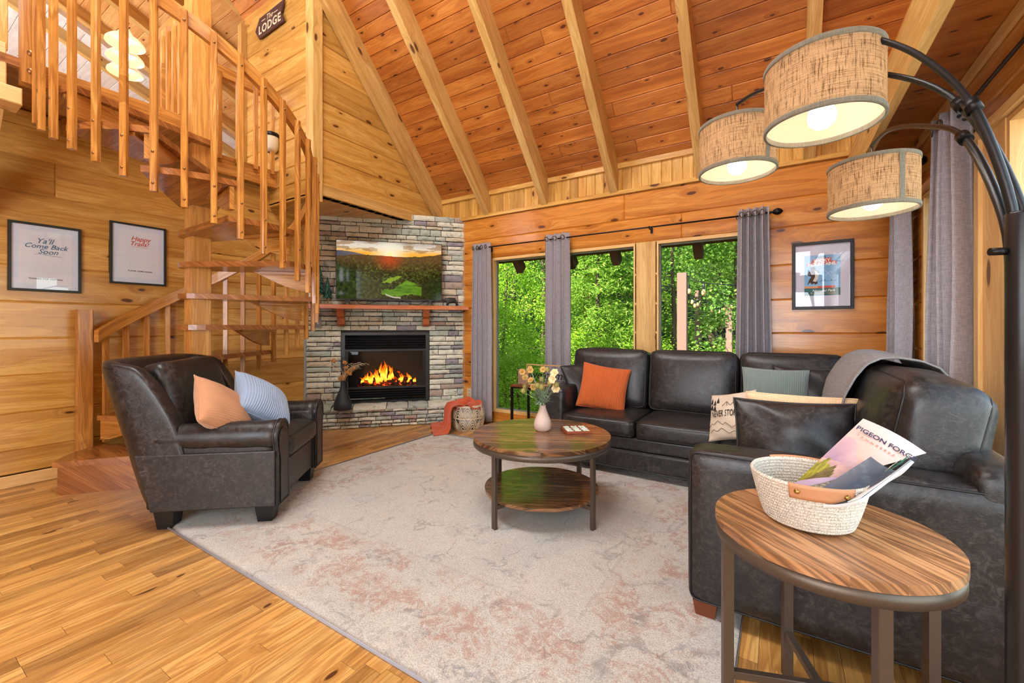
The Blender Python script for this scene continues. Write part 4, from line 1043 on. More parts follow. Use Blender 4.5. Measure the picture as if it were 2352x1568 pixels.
# ------------------------------------------------------------------ more pillows and the throw on the sectional
wp = pillow('throw_pillow', 'white linen pillow printed NEVER STOP with mountains and pine trees', pc, (-0.27,3.20,0.655), (-0.55,-0.76,0.40), (-0.10,0.35,1), 0.34,0.34,0.06, M['linen'], seed=6, welt=False)
ink = flat('black_ink', lin(28,28,30), 0.8)
def on_pillow(x, y, w=0.34, T=0.06): s_, t_ = 2*x/w, 2*y/w; return T*max(0, (1-s_*s_)*(1-t_*t_))**0.5
zt = 0.064
for body, sz, x, y in (('NEVER STOP', 0.042, 0.0, -0.005),):
    o = text(body, sz, Matrix(), ink, parent=wp, bold=0.0004, ext=0.0); me = o.data
    bm = bmesh.new(); bm.from_mesh(me); bmesh.ops.subdivide_edges(bm, edges=bm.edges, cuts=1)
    for v_ in bm.verts: v_.co.x = v_.co.x*0.8-0.02; v_.co.y *= 1.5; v_.co.z = on_pillow(v_.co.x, v_.co.y)+0.006
    bm.to_mesh(me); bm.free()
mb = MB()
def ink_line(pts, r=0.0014):
    out = []
    for a_, b_ in zip(pts[:-1], pts[1:]):
        for q in range(6): t = q/6; out.append((a_[0]*(1-t)+b_[0]*t, a_[1]*(1-t)+b_[1]*t))
    out.append(pts[-1]); mb.tube([(x, y, on_pillow(x, y)+0.004) for x, y in out], r, 5)
ink_line([(-0.14,-0.085),(-0.11,-0.06),(-0.095,-0.07),(-0.06,-0.045),(-0.02,-0.075),(0.0,-0.06),(0.045,-0.095),(0.07,-0.08),(0.12,-0.11)])
ink_line([(-0.13,-0.12),(-0.10,-0.10),(-0.07,-0.115),(-0.03,-0.095),(0.02,-0.13),(0.06,-0.115),(0.09,-0.13)])
ink_line([(-0.03,0.055),(0.0,0.085),(0.03,0.055),(0.06,0.09),(0.10,0.05),(0.13,0.08)])
ink_line([(0.0,0.085),(0.005,0.055)]); ink_line([(0.06,0.09),(0.065,0.05)])
for x, y in ((-0.13,0.10),(-0.10,0.085),(-0.075,0.10),(-0.125,0.055),(-0.095,0.045)):
    mb.add([(x-0.011,y-0.016,on_pillow(x,y)+0.004),(x+0.011,y-0.016,on_pillow(x,y)+0.004),(x+0.004,y+0.024,on_pillow(x,y)+0.004)], [(0,1,2)])
mb.build('line_drawing', ink, wp)
pillow('throw_pillow', 'sage green corduroy pillow against the corner back cushion', pc, (-0.03,3.80,0.735), (0.05,-0.93,0.35), (0.0,0.3,1), 0.44,0.42,0.07, M['sage'], ribs=30, seed=7)
pillow('throw_pillow', 'dark leather pillow half hidden behind the sage corduroy pillow', pc, (0.15,3.90,0.755), (-0.08,-0.93,0.30), (0.06,0.3,1), 0.42,0.40,0.06, M['leather_black'], seed=8)
pillow('throw_pillow', 'pale peach corduroy pillow just behind the large dark leather pillow', pc, (0.085,2.60,0.705), (0.02,-0.99,0.12), (0.0,0.05,1), 0.47,0.40,0.055, M['cream_rib'], ribs=34, seed=9, pinch=0.03)
pillow('throw_pillow', 'large creased dark brown leather pillow standing behind the near sofa arm', pc, (0.055,2.43,0.69), (0.03,-0.96,0.27), (-0.03,0.26,1), 0.50,0.42,0.085, M['leather'], seed=10, wr=0.011, pinch=0.06)
# fringed throw over the back of the sofa
M['throw'] = cloth('taupe_throw', lin(150,148,150), lin(122,118,116), 200, 200, bump=0.5)
tb = thing('throw_blanket', 'fringed taupe grey throw blanket draped over the sofa back by the curtains', 'blanket', (0.5, 3.2, 1.1))
prof = [(0.235,0.72),(0.245,0.80),(0.270,0.90),(0.318,0.99),(0.368,1.055),(0.43,1.087),(0.50,1.092),(0.58,1.078),(0.64,1.045),(0.68,0.98),(0.705,0.88),(0.71,0.78)]
def thp(u, v_):
    q = u*(len(prof)-1); i = min(int(q), len(prof)-2); f_ = q-i
    x = prof[i][0]*(1-f_)+prof[i+1][0]*f_; z = prof[i][1]*(1-f_)+prof[i+1][1]*f_
    ya = 2.76-0.30*max(0, 1-u/0.45)**1.3-0.14*max(0, u-0.5); y = ya+(3.56-ya)*v_
    w_ = 0.008*math.sin(v_*19+u*3)+0.005*math.sin(v_*41+1+u*7)
    return (x-0.5-w_*(1-u)*1.1, y-3.2, z-1.1+w_*u+0.012)
mb = MB(); mb.grid(thp, 40, 44); o = mb.build('cloth', M['throw'], tb); md = o.modifiers.new('s', 'SOLIDIFY'); md.thickness = 0.008
mb = MB(); rnd = random.Random(3)
for i in range(34):
    p = V(thp(0, i/33)); q = p+V((-0.02-rnd.random()*0.015, rnd.uniform(-0.012,0.012), -0.045-rnd.random()*0.02)); mb.tube([p, (p+q)/2+V((-0.006,0,0.004)), q], 0.0035, 5)
mb.build('fringe', M['throw'], tb)

# ------------------------------------------------------------------ rustic round tables
M['rustic'] = wood('rustic_table_wood', lin(184,136,90), lin(146,102,64), lin(70,48,34), rough=0.27, knots=0.6, grain=2.4, coat=0.25, ks=1.2, thr=0.55, tonevar=0.4, bump=0.1)
M['rustic_near'] = wood('rustic_side_table_wood', lin(226,174,122), lin(196,140,92), lin(104,70,46), rough=0.36, knots=0.6, grain=2.2, coat=0.1, ks=1.2, thr=0.55, tonevar=0.4, bump=0.12)
def disc(name, R_, z0, z1, mat, parent, ang=0.0, off=(0,0), ch=0.003, n=96):
    """round board made of planks: strips with their own tone"""
    mb = MB(); ca, sa = math.cos(ang), math.sin(ang); w_ = 0.0925; y = -R_; rnd = random.Random(int(R_*1000))
    while y < R_-1e-6:
        y1 = min(R_, y+w_*rnd.uniform(0.8, 1.2)); 
        if R_-y1 < 0.03: y1 = R_
        pts = []
        ys = [y+(y1-y)*q/10 for q in range(11)]
        pts = [(math.sqrt(max(0, R_*R_-a_*a_)), a_) for a_ in ys]+[(-math.sqrt(max(0, R_*R_-a_*a_)), a_) for a_ in ys[::-1]]
        cl = [pts[0]]
        for p in pts[1:]:
            if math.dist(p, cl[-1]) > 1e-5: cl.append(p)
        if math.dist(cl[0], cl[-1]) < 1e-5: cl.pop()
        mb.prism(cl, (off[0],off[1],z0), (ca,sa,0), (-sa,ca,0), (0,0,1), z1-z0, rnd.random()); y = y1
    return mb.build(name, mat, parent)
def round_table(t, R_, h, rl, ang, shelf=None, zs=0.17, mt=None, plank=0.0, leg=(0.032,0.022)):
    disc('tabletop', R_, h-0.024, h, mt, t, plank)
    mb = MB(); mb.lathe([(R_-0.008,h-0.064),(R_-0.002,h-0.062),(R_-0.002,h-0.025),(R_-0.012,h-0.0245),(R_-0.012,h-0.064),(R_-0.008,h-0.064)], (0,0,0), 96); mb.build('rim', M['steel'], t)
    for q in range(4):
        a = ang+q*PI/2; e = V((math.cos(a), math.sin(a), 0)); tn = V((-e.y, e.x, 0)); mb = MB()
        mb.board(e*(rl-leg[1]/2)-tn*leg[0]/2, (0,0,1), tn, e, h-0.035, leg[0], leg[1], 0.002); l = mb.build('leg', M['steel'], t)
        mb = MB()
        if shelf: mb.board(e*(shelf*0.72)-tn*0.010+V((0,0,zs-0.045)), e, tn, (0,0,1), rl-shelf*0.72, 0.020, 0.026, 0.002); mb.build('shelf_bracket', M['steel'], t)
    if shelf: disc('shelf', shelf, zs-0.020, zs, mt, t, plank)
    else:
        for q in range(2):
            a = ang+q*PI/2; e = V((math.cos(a), math.sin(a), 0)); tn = V((-e.y, e.x, 0)); mb = MB()
            mb.board(-e*rl-tn*0.011+V((0,0,zs-0.012-0.022*q)), e, tn, (0,0,1), 2*rl, 0.022, 0.022, 0.002); mb.build('stretcher', M['steel'], t)
ct = thing('coffee_table', 'round rustic wood coffee table with metal frame and lower shelf on the rug', 'coffee table', (-1.38,2.57,0.013))
a0 = math.atan2(-0.25, 0.34)
round_table(ct, 0.465, 0.517, 0.427, math.radians(31.1)-PI/4, 0.385, 0.16, M['rustic'], math.radians(28))
et = thing('end_table', 'round rustic wood end table with bronze metal legs beside the near sofa arm', 'side table', (0.115,1.57,0.0))
round_table(et, 0.295, 0.66, 0.268, math.radians(20), None, 0.18, M['rustic_near'], math.radians(-45), (0.030,0.030))

# vase with flowers on the coffee table
vz = thing('ceramic_vase', 'blush speckled ceramic bottle vase holding flowers on the coffee table', 'vase', (-1.40,2.63,0.530))
mb = MB(); mb.lathe([(0.0,0.0),(0.040,0.0),(0.058,0.018),(0.062,0.045),(0.056,0.075),(0.042,0.11),(0.029,0.14),(0.022,0.165),(0.021,0.18),(0.018,0.18),(0.017,0.15)], (0,0,0), 40); mb.build('body', flat('blush_ceramic', lin(214,190,176), 0.6, bump=0.1, scale=40), vz)
fl_ = thing('flower_bouquet', 'bouquet of pale yellow and ochre flowers with sage leaves in the blush vase', 'flowers', (-1.40,2.63,0.70))
gs = flat('sage_leaf', lin(142,164,134), 0.7); fm = [flat('ochre_petals', lin(196,156,84), 0.7), flat('cream_petals', lin(238,212,158), 0.6), flat('olive_thistle', lin(164,154,86), 0.8)]
rnd = random.Random(12); heads = []
for (x, z, kd) in [(-0.165,0.215,0),(-0.155,0.175,0),(-0.11,0.235,0),(-0.075,0.235,0),(-0.12,0.10,2),(-0.085,0.165,0),(-0.06,0.125,0),(-0.03,0.165,2),(-0.055,0.10,0),(0.03,0.235,2),(0.0,0.235,0),(0.085,0.215,1),(0.105,0.185,1),(0.06,0.15,2),(0.13,0.15,2),(0.075,0.11,1),(-0.01,0.14,2),(-0.17,0.11,2),(0.02,0.13,2)]:
    y = rnd.uniform(-0.08, 0.08); heads.append((x*0.95+0.42*y*0, y, z*1.08, kd))
for x, y, z, kd in heads:
    # x across the view, y in depth: turn into room axes
    p = V((x*0.98-y*0.1, x*0.1+y, z)); mb = MB()
    mid = V((p.x*0.35, p.y*0.35, z*0.45)); mb.tube([(0,0,-0.06),(p.x*0.08,p.y*0.08,0.02),mid,p], 0.0017, 5); mb.build('stem', gs, fl_)
    mb = MB(); R_ = 0.021 if kd != 1 else 0.027
    if kd == 2:
        mb.lathe([(0,-0.018),(0.014,-0.012),(0.017,0.0),(0.012,0.014),(0.004,0.02),(0,0.021)], p, 10)
        for q in range(26):
            a = q*2.4; zz = -0.012+0.03*(q/26); r0 = 0.014; d = V((math.cos(a), math.sin(a), 0.5)); mb.tube([p+V((math.cos(a)*r0, math.sin(a)*r0, zz)), p+V((math.cos(a)*(r0+0.008), math.sin(a)*(r0+0.008), zz+0.006))], 0.0012, 3)
    else:
        ax = V((rnd.uniform(-0.4,0.4)+0.3, -0.8, rnd.uniform(0,0.7))).normalized(); u_ = ax.cross(V((0,0,1))).normalized(); w_ = ax.cross(u_)
        for q in range(6):
            a = q*PI/3; d = u_*math.cos(a)+w_*math.sin(a); s_ = ax.cross(d)
            def pet(u, v_, d=d, s_=s_): r = R_*v_*1.25; wd = 0.62*R_*math.sin(PI*min(1, 0.15+v_*0.85))**0.8*(2*u-1); return p+d*r+s_*wd+ax*(0.55*R_*math.sin(v_*2.2)-0.2*abs(2*u-1)*R_*0.6)
            mb.grid(pet, 4, 5)
        mb.lathe([(0,-0.004),(0.006,0.0),(0.005,0.006),(0,0.008)], p+ax*0.006, 8)
    mb.build('flower', fm[kd], fl_)
mb = MB()
for i in range(46):
    a = rnd.uniform(0, 2*PI); L = rnd.uniform(0.05, 0.12); el = rnd.uniform(-0.3, 1.0); b_ = V((0.012*math.cos(a), 0.012*math.sin(a), rnd.uniform(0.0, 0.10)))
    d = V((math.cos(a)*math.cos(el), math.sin(a)*math.cos(el), math.sin(el))); s_ = d.cross(V((0,0,1))).normalized()
    for br in (-0.5, 0.0, 0.5):
        dd = (d+s_*br).normalized(); wv_ = dd.cross(V((0,0,1))).normalized()*0.006; l2 = L*(1-0.3*abs(br))
        mb.add([b_, b_+dd*l2*0.5-wv_+V((0,0,0.004)), b_+dd*l2-V((0,0,0.008)), b_+dd*l2*0.5+wv_+V((0,0,0.004))], [(0,1,2,3)], None, 0.5)
mb.build('leaf', gs, fl_)['kind'] = 'stuff'

# tic-tac-toe game
tt = thing('game_board', 'small wooden noughts and crosses tray on the coffee table', 'board game', (-1.19,2.725,0.530), math.radians(39))
rm = flat('reddish_wood', lin(164,84,52), 0.45, var=0.15, scale=30); S_ = 0.088
mb = MB(); mb.box(-S_,S_,-S_,S_,0.002,0.010); mb.build('tray_base', rm, tt)
mb = MB()
for a_ in (-S_, S_-0.007): mb.box(a_, a_+0.007, -S_, S_, 0.0, 0.024); mb.box(-S_+0.007, S_-0.007, a_, a_+0.007, 0.0, 0.024)
for a_ in (-0.030, 0.027): mb.box(a_, a_+0.004, -S_+0.007, S_-0.007, 0.0, 0.022)
mb.build('rim', rm, tt)
pmat = flat('pale_mint_piece', lin(222,232,216), 0.5)
lab = [['near left cross', 'near middle ring', 'near right cross'], ['left ring of the middle row', 'centre ring', 'right ring of the middle row'], ['far left ring', 'far middle cross', 'far right cross']]
Rt = Matrix.Rotation(math.radians(39), 3, 'Z'); proto = {}
for r_, rowk in enumerate(('XOX', 'OOO', 'OXX')):
    for c_, kk in enumerate(rowk):
        if kk not in proto:
            mb = MB()
            if kk == 'O': mb.lathe([(0.012,0),(0.022,0),(0.0235,0.003),(0.0235,0.011),(0.022,0.014),(0.012,0.014),(0.0105,0.011),(0.0105,0.003),(0.012,0)], (0,0,0), 24)
            else:
                for a in (PI/4, -PI/4): e = V((math.cos(a), math.sin(a), 0)); tn = V((-e.y, e.x, 0)); mb.board(-e*0.027-tn*0.006, e, tn, (0,0,1), 0.054, 0.012, 0.014+0.0004*(a > 0), 0.002)
            o = mb.build('cross_piece' if kk == 'X' else 'ring_piece', pmat); proto[kk] = o
        else: o = proto[kk].copy(); COL.objects.link(o)
        p = Rt @ V(((c_-1)*0.056, (r_-1)*0.054, 0)); o.location = V((-1.19,2.725,0.5405))+p; o.rotation_euler = (0,0,math.radians(39))
        tag(o, 'pale mint game piece, %s on the noughts and crosses tray' % lab[r_][c_], 'game piece', 'game pieces on the tray')

# rope basket with magazines on the end table
rb = thing('rope_basket', 'cream coiled rope basket with leather handles on the near end table', 'basket', (0.073,1.59,0.6605))
N = NT('cotton_rope'); tc = N.n('ShaderNodeTexCoord').outputs['Object']; uvn = N.n('ShaderNodeUVMap').outputs[0]
br = N.n('ShaderNodeTexWave', {'Vector': N.n('ShaderNodeMapping', {'Vector': uvn, 'Scale': (1,1,1), 'Rotation': (0,0,0.6)}).outputs[0], 'Scale': 46.0, 'Distortion': 3.0, 'Detail': 2.0, 'Detail Scale': 3.0}).outputs['Fac']
fib = N.noise(tc, 240, 3)
N.bsdf(Base_Color=N.mix(N.math('MULTIPLY', N.mapr(fib, 0.45, 0.72), 0.7), lin(238,230,214), lin(150,138,120)), Roughness=0.9, Normal=N.bump(N.math('ADD', br, fib), 0.7, 0.004)); M['rope'] = N.m
nco = 15; prof = [(0.0,0.004),(0.10,0.004)]
for i in range(nco*5+1):
    t = i/(nco*5); r = 0.112+0.040*t**0.8+0.0030*abs(math.sin(t*nco*PI)); prof.append((r, 0.006+0.140*t))
prof += [(0.150,0.149),(0.147,0.147)]
for i in range(nco*5+1):
    t = 1-i/(nco*5); prof.append((0.106+0.040*t**0.8-0.0030*abs(math.sin(t*nco*PI)), 0.010+0.136*t))
prof += [(0.1,0.010),(0.0,0.010)]
mb = MB(); mb.lathe(prof, (0,0,0), 72); mb.build('coiled_wall', M['rope'], rb)
M['tan'] = flat('tan_leather', lin(206,148,106), 0.55, bump=0.15, scale=70); M['brass'] = flat('brass_rivet', lin(176,142,76), 0.3, 0.9)
for cen in (-80, 100):
    def strap(u, v_, cen=cen):
        a = math.radians(cen+(u-0.5)*58); z = 0.106+0.044*v_; t = max(0, z-0.006)/0.140; r = 0.112+0.040*t**0.8+0.0065
        return (r*math.cos(a), r*math.sin(a), z+0.003*math.cos((u-0.5)*2))
    mb = MB(); mb.grid(strap, 24, 4); o = mb.build('leather_handle', M['tan'], rb); md = o.modifiers.new('s', 'SOLIDIFY'); md.thickness = 0.003; md.offset = 1
    for uu in (0.13, 0.87):
        p = V(strap(uu, 0.5)); e = V((p.x, p.y, 0)).normalized(); tn = V((-e.y, e.x, 0)); mb = MB(); vs = []
        for q, (r, h) in enumerate([(0.0075,0.0),(0.0075,0.003),(0.006,0.006),(0.003,0.0078),(0.0,0.008)]):
            for k in range(12): a = 2*PI*k/12; vs.append(p+e*(h+0.002)+tn*r*math.cos(a)+V((0,0,1))*r*math.sin(a))
        mb.add(vs, [(i*12+k, i*12+(k+1)%12, (i+1)*12+(k+1)%12, (i+1)*12+k) for i in range(4) for k in range(12)], None, 0.5, 0, True); mb.build('rivet', M['brass'], o)
M['print'] = painted('glossy_print', 0.35); pagem = flat('white_pages', lin(236,234,232), 0.7)
def cover1(x, y):
    c = mixc((214,168,152), (222,196,186), (y-0.6)*2.2)
    m1 = 0.72-0.22*x+0.07*math.sin(x*7+0.5)-0.05*(x > 0.55)*(x-0.55)*6
    if y < m1: c = mixc((206,168,164), (150,120,148), (m1-y)*2.6+0.5*(fbm(x*5, y*14)-0.4))
    if y < 0.47-0.1*x: c = mixc((222,178,158), (160,128,140), fbm(x*4+2, y*16))
    tr = 0.40-0.5*abs(x-0.12)+0.16*fbm(x*14, y*10)
    if y < tr: c = mixc((88,88,34), (196,186,62), fbm(x*30, y*22)*1.5-0.2)
    tr = 0.34-0.9*abs(x-0.42)+0.12*fbm(x*14, 3)
    if y < tr: c = mixc((74,70,42), (148,124,70), fbm(x*26, y*20)*1.4-0.2)
    if y < 0.16: c = (184,164,190)
    return c
TL, TR, BL = V((0.236,1.826,0.945)), V((0.385,1.800,0.860)), V((0.010,1.560,0.735)); Uu = TR-TL; Dd = BL-TL
Nn = Uu.cross(Dd).normalized()
if Nn.y > 0: Nn = -Nn
mg = thing('magazine', 'travel magazine with pink sky cover titled PIGEON FORGE TENNESSEE leaning in the rope basket', 'magazine', TL)
bend = lambda u: 0.012*math.sin(u*PI)
BRd = V((0.115,1.59,0.782))-TR
def mbase(x, y): return (Uu*x)+(Dd*(1-x)+BRd*x)*(1-y)
mpos = lambda x, y: mbase(x, y)+Nn*(0.003+bend(x))
paint('cover', cover1, mpos, 60, 110, M['print'], mg)
mb = MB(); mb.grid(lambda u, v_: mbase(u, v_)+Nn*(0.0022+bend(u)), 16, 16); o = mb.build('pages', pagem, mg); md = o.modifiers.new('s', 'SOLIDIFY'); md.thickness = 0.005; md.offset = -1 if True else 1
Lm = lambda x, y, h=0.0045: frame(mbase(x, y)+Nn*(h+bend(x)), Uu, -Dd)
navy = flat('navy_ink', lin(46,48,76), 0.6); salmon = flat('salmon_ink', lin(196,120,100), 0.6)
text('PIGEON FORGE', 0.0235, Lm(0.56,0.84), navy, parent=mg, bold=0.0003, sp=0.98, ext=0.0004); text('TENNESSEE', 0.012, Lm(0.50,0.765), salmon, parent=mg, sp=1.9, ext=0.0004)
P0, P1, Q0, Q1 = V((0.060,1.460,0.765)), V((0.2366,1.684,0.856)), V((0.185,1.430,0.812)), V((0.312,1.575,0.862))
g2 = thing('magazine', 'curled magazine with dark teal cloudy back cover in front of the pink one', 'magazine', P0)
def pos2(u, v_):
    a = P0+(P1-P0)*v_; b = Q0+(Q1-Q0)*v_; p = a+(b-a)*u; sag = -0.020*math.sin(u*PI*0.9); up_ = 0.035*v_*max(0, u-0.72)/0.28
    return p-P0+V((0,0,sag+up_))
def cover2(x, y):
    c = mixc((150,132,140), (30,70,100), x*1.1+0.4*fbm(x*3, y*4)-0.1); c = mixc(c, (190,196,206), max(0, fbm(x*5+3, y*9, 4)-0.52)*3)
    return mixc(c, (18,52,70), 0.35)
paint('cover', cover2, pos2, 40, 50, M['print'], g2)
mb = MB(); mb.grid(lambda u, v_: pos2(u, v_)+V((-0.002,0.003,-0.0075)), 14, 14); o = mb.build('pages', pagem, g2); md = o.modifiers.new('s', 'SOLIDIFY'); md.thickness = 0.010; md.offset = 0
def pos3(u, v_): p = pos2(0.78+0.22*u, 0.55+0.45*v_); return p+V((-0.004,0.006,0.012))
paint('inner_page', lambda x, y: mixc((64,140,116), (110,176,140), fbm(x*4, y*4)), pos3, 10, 10, M['print'], g2)
E_ = pos3(1,0.5)-pos3(0,0.5); F_ = pos3(0.5,1)-pos3(0.5,0)
text('SM', 0.045, frame(pos3(0.5,0.5)+V((-0.002,0.0,0.004)), F_, -E_), flat('cream_ink', lin(236,226,206), 0.6), parent=g2, bold=0.002, ext=0.0004)
# ------------------------------------------------------------------ arc floor lamp
PL = V((0.452, 1.392, 0)); M['burlap'] = None
N = NT('burlap_shade'); tc = N.n('ShaderNodeUVMap').outputs[0]
w1 = N.noise(N.n('ShaderNodeMapping', {'Vector': tc, 'Scale': (240, 16, 1)}).outputs[0], 1.0, 3, 0.7); w2 = N.noise(N.n('ShaderNodeMapping', {'Vector': tc, 'Scale': (9, 520, 1)}).outputs[0], 1.0, 3, 0.7)
fine = N.noise(N.n('ShaderNodeMapping', {'Vector': tc, 'Scale': (340, 600, 1)}).outputs[0], 1.0, 1)
f = N.math('ADD', N.mapr(w1, 0.50, 0.64), N.mapr(w2, 0.50, 0.64)); f = N.math('MULTIPLY', N.math('ADD', f, N.mapr(fine, 0.5, 0.7, 0, 0.6)), 0.5, clamp=True)
col = N.mix(N.math('MULTIPLY', f, 1.25, clamp=True), lin(216,186,148), lin(104,76,48)); nrm = N.bump(f, 0.5, 0.003)
d_ = N.n('ShaderNodeBsdfDiffuse', {'Color': col, 'Normal': nrm}); t_ = N.n('ShaderNodeBsdfTranslucent', {'Color': col})
mx = N.n('ShaderNodeMixShader', {0: 0.5, 1: d_.outputs[0], 2: t_.outputs[0]}); N.t.links.new(mx.outputs[0], N.out.inputs[0]); M['burlap'] = N.m
M['shade_trim'] = cloth('grey_shade_trim', lin(132,124,106), lin(104,98,84), 300, 300, bump=0.4)
N = NT('shade_liner'); d_ = N.n('ShaderNodeBsdfDiffuse', {'Color': lin(246,232,212)}); t_ = N.n('ShaderNodeBsdfTranslucent', {'Color': lin(246,232,212)})
mx = N.n('ShaderNodeMixShader', {0: 0.45, 1: d_.outputs[0], 2: t_.outputs[0]}); N.t.links.new(mx.outputs[0], N.out.inputs[0]); M['liner'] = N.m
M['bulb2'] = emit('lamp_bulb_glow', lin(255,236,208), 4.0)
lp = thing('arc_floor_lamp', 'black arc floor lamp with three woven burlap drum shades, all lit', 'floor lamp', PL)
mb = MB(); mb.lathe([(0.0,0.0),(0.155,0.0),(0.160,0.006),(0.160,0.022),(0.150,0.030),(0.03,0.034)], (0,0,0), 48); mb.build('base', M['black'], lp)
mb = MB(); mb.lathe([(0.0245,0.034),(0.0245,1.12),(0.0250,1.122),(0.0250,1.50),(0.0235,1.505),(0.0,1.505)], (0,0,0), 32); mb.build('pole', M['black'], lp)
mb = MB(); mb.tube([(-0.02,-0.004,1.42),(-0.052,-0.012,1.42)], 0.0085, 12); mb.build('switch', M['iron'], lp)
shades = [((0.109,1.592),1.857,2.057,0.150,[0.42,0.50]), ((-0.155,2.076),1.916,2.122,0.150,[0.3,0.6]), ((0.328,2.309),1.732,1.937,0.150,[0.3,0.5])]
apex = [2.16, 2.19, 2.02]; offs = [(-0.006,-0.010), (0.010,-0.004), (-0.012,0.008)]
for i, ((sx, sy), zb, zt_, R_, _) in enumerate(shades):
    tgt = V((sx-PL.x, sy-PL.y, 0)); hd = tgt.length; e = tgt.normalized(); zend = zt_+0.035; ap = apex[i]
    kz = [[(0,1.30),(0.03,1.52),(0.185,1.77),(0.393,1.924),(0.624,2.029),(0.85,2.088),(1.0,2.10)],[(0,1.30),(0.015,1.52),(0.133,1.80),(0.327,1.98),(0.60,2.12),(0.855,2.20),(1.0,2.215)],[(0,1.30),(0.03,1.50),(0.216,1.754),(0.471,1.885),(0.766,1.99),(0.93,2.01),(1.0,2.01)]][i]
    ctl = [e*(hd*k_)+V((offs[i][0]*(1-k_), offs[i][1]*(1-k_), z_)) for k_, z_ in kz]; pts = []
    for j_ in range(len(ctl)-1):
        p0, p1, p2, p3 = ctl[max(0,j_-1)], ctl[j_], ctl[j_+1], ctl[min(len(ctl)-1,j_+2)]
        for q in range(6): t = q/6; pts.append(0.5*((2*p1)+(p2-p0)*t+(2*p0-5*p1+4*p2-p3)*t*t+(3*p1-p0-3*p2+p3)*t**3))
    pts.append(ctl[-1])
    mb = MB(); mb.tube(pts, 0.009, 12, rr=[0.0098 if k < 13 else 0.0075 for k in range(len(pts))]); am = mb.build('arm', M['black'], lp)
    c0 = pts[12]; tg = (pts[13]-pts[11]).normalized(); mb = MB(); mb.tube([c0-tg*0.016, c0+tg*0.016], 0.0155, 16); mb.build('collar', M['iron'], am)
    mb = MB(); mb.tube([pts[-1], pts[-1]-V((0,0,0.05)), V((tgt.x,tgt.y,zt_-0.05))], 0.0045, 8)
    for k in range(3): a = k*2.094; mb.tube([(tgt.x,tgt.y,zt_-0.012),(tgt.x+R_*0.98*math.cos(a),tgt.y+R_*0.98*math.sin(a),zt_-0.012)], 0.002, 6)
    mb.lathe([(0.016,zt_-0.09),(0.018,zt_-0.085),(0.018,zt_-0.04),(0.006,zt_-0.03)], tgt, 16); mb.build('hanger', M['steel'], am)
    mb = MB(); n_ = 64; vs = []; uv = []
    for zz in (zb+0.012, zt_-0.012):
        for k in range(n_+1): a = 2*PI*k/n_; vs.append((tgt.x+R_*math.cos(a), tgt.y+R_*math.sin(a), zz)); uv.append((R_*a+i*3, zz))
    mb.add(vs, [(k, k+1, n_+2+k, n_+1+k) for k in range(n_)], uv, 0.5, 0, True); sh = mb.build('shade', M['burlap'], lp)
    mb = MB(); mb.lathe([(R_-0.0035,zb+0.004),(R_-0.0035,zt_-0.004)], tgt, 64); mb.build('liner', M['liner'], sh)
    mb = MB()
    for za, zc in ((zb, zb+0.015), (zt_-0.015, zt_)): mb.lathe([(R_-0.005,za),(R_+0.0022,za),(R_+0.003,za+0.002),(R_+0.003,zc-0.002),(R_+0.0022,zc),(R_-0.005,zc),(R_-0.005,za)], tgt, 64)
    sa = {1: -40, 2: -62, 0: 120}[i]
    for k in range(1): 
        a = math.radians(sa); vs = [(tgt.x+(R_+0.0025)*math.cos(a+d), tgt.y+(R_+0.0025)*math.sin(a+d), zz) for zz in (zb+0.012, zt_-0.012) for d in (-0.065, -0.02, 0.02, 0.065)]
        mb.add(vs, [(0,1,5,4),(1,2,6,5),(2,3,7,6)], None, 0.5, 0, True)
    mb.build('shade_trim', M['shade_trim'], sh)
    zc = {0: zb+0.036, 1: zb+0.036, 2: zb+0.050}[i]
    mb = MB(); mb.lathe([(0.0,-0.042),(0.018,-0.038),(0.033,-0.024),(0.038,-0.004),(0.034,0.014),(0.022,0.034),(0.015,0.05)], tgt+V((0,0,zc)), 24); mb.build('bulb', M['bulb2'], sh)
    l = bpy.data.lights.new('lamp_light', 'POINT'); l.energy = 2.0; l.color = (1.0, 0.80, 0.58); l.shadow_soft_size = 0.045
    lo = bpy.data.objects.new('lamp_light', l); COL.objects.link(lo); lo.location = PL+tgt+V((0,0,zc+0.06))

# ------------------------------------------------------------------ curtains and rods
def curtain(label, p0, p1, depth, nf, ztop_, zbot, bow=0.0, flare=1.0, ph=0.0, hx=None, group='grey grommet curtains'):
    """panel hung from p0 to p1 (xy), folds of given depth"""
    p0, p1 = V((*p0, 0)), V((*p1, 0)); d = (p1-p0); L = d.length; e = d.normalized(); nn = V((-e.y, e.x, 0)); mid = (p0+p1)/2
    t = thing('curtain', label, 'curtain', (mid.x, mid.y, 0), 0, group)
    def f(u, v_):
        s_ = 2*u-1; k = 1-v_; wd = L/2*(1+(flare-1)*k**1.3); am = depth*(1+0.25*k); q = u*nf*2*PI+ph
        off = am*(math.sin(q)+0.22*math.sin(2*q+1.3+2*k)*k+0.12*math.sin(5*u+7*k))
        return V(p0+d*0.5)+e*(s_*wd+0.18*am*math.sin(2*q))+nn*(off+bow*k)+V((0,0,zbot+(ztop_-zbot)*v_))-V((mid.x,mid.y,0))
    mb = MB(); mb.grid(f, int(nf*18), 26); o = mb.build('panel', M['curtain'], t); md = o.modifiers.new('s', 'SOLIDIFY'); md.thickness = 0.005; md.offset = 0
    vt = (hx-zbot)/(ztop_-zbot)
    for k in range(int(nf*2)):
        u = (k+0.5-ph/PI)/(nf*2); 
        if not 0.02 < u < 0.98: continue
        p = f(u, vt); p2 = f(u+0.005, vt); tt = (p2-p).normalized(); uu_ = V((0,0,1)); mb = MB()
        mb.tube([p+(tt*math.cos(a)+uu_*math.sin(a))*0.024 for a in [2*PI*q/18 for q in range(18)]], 0.0055, 6, closed=True); mb.build('grommet', M['steel'], t)
    return t
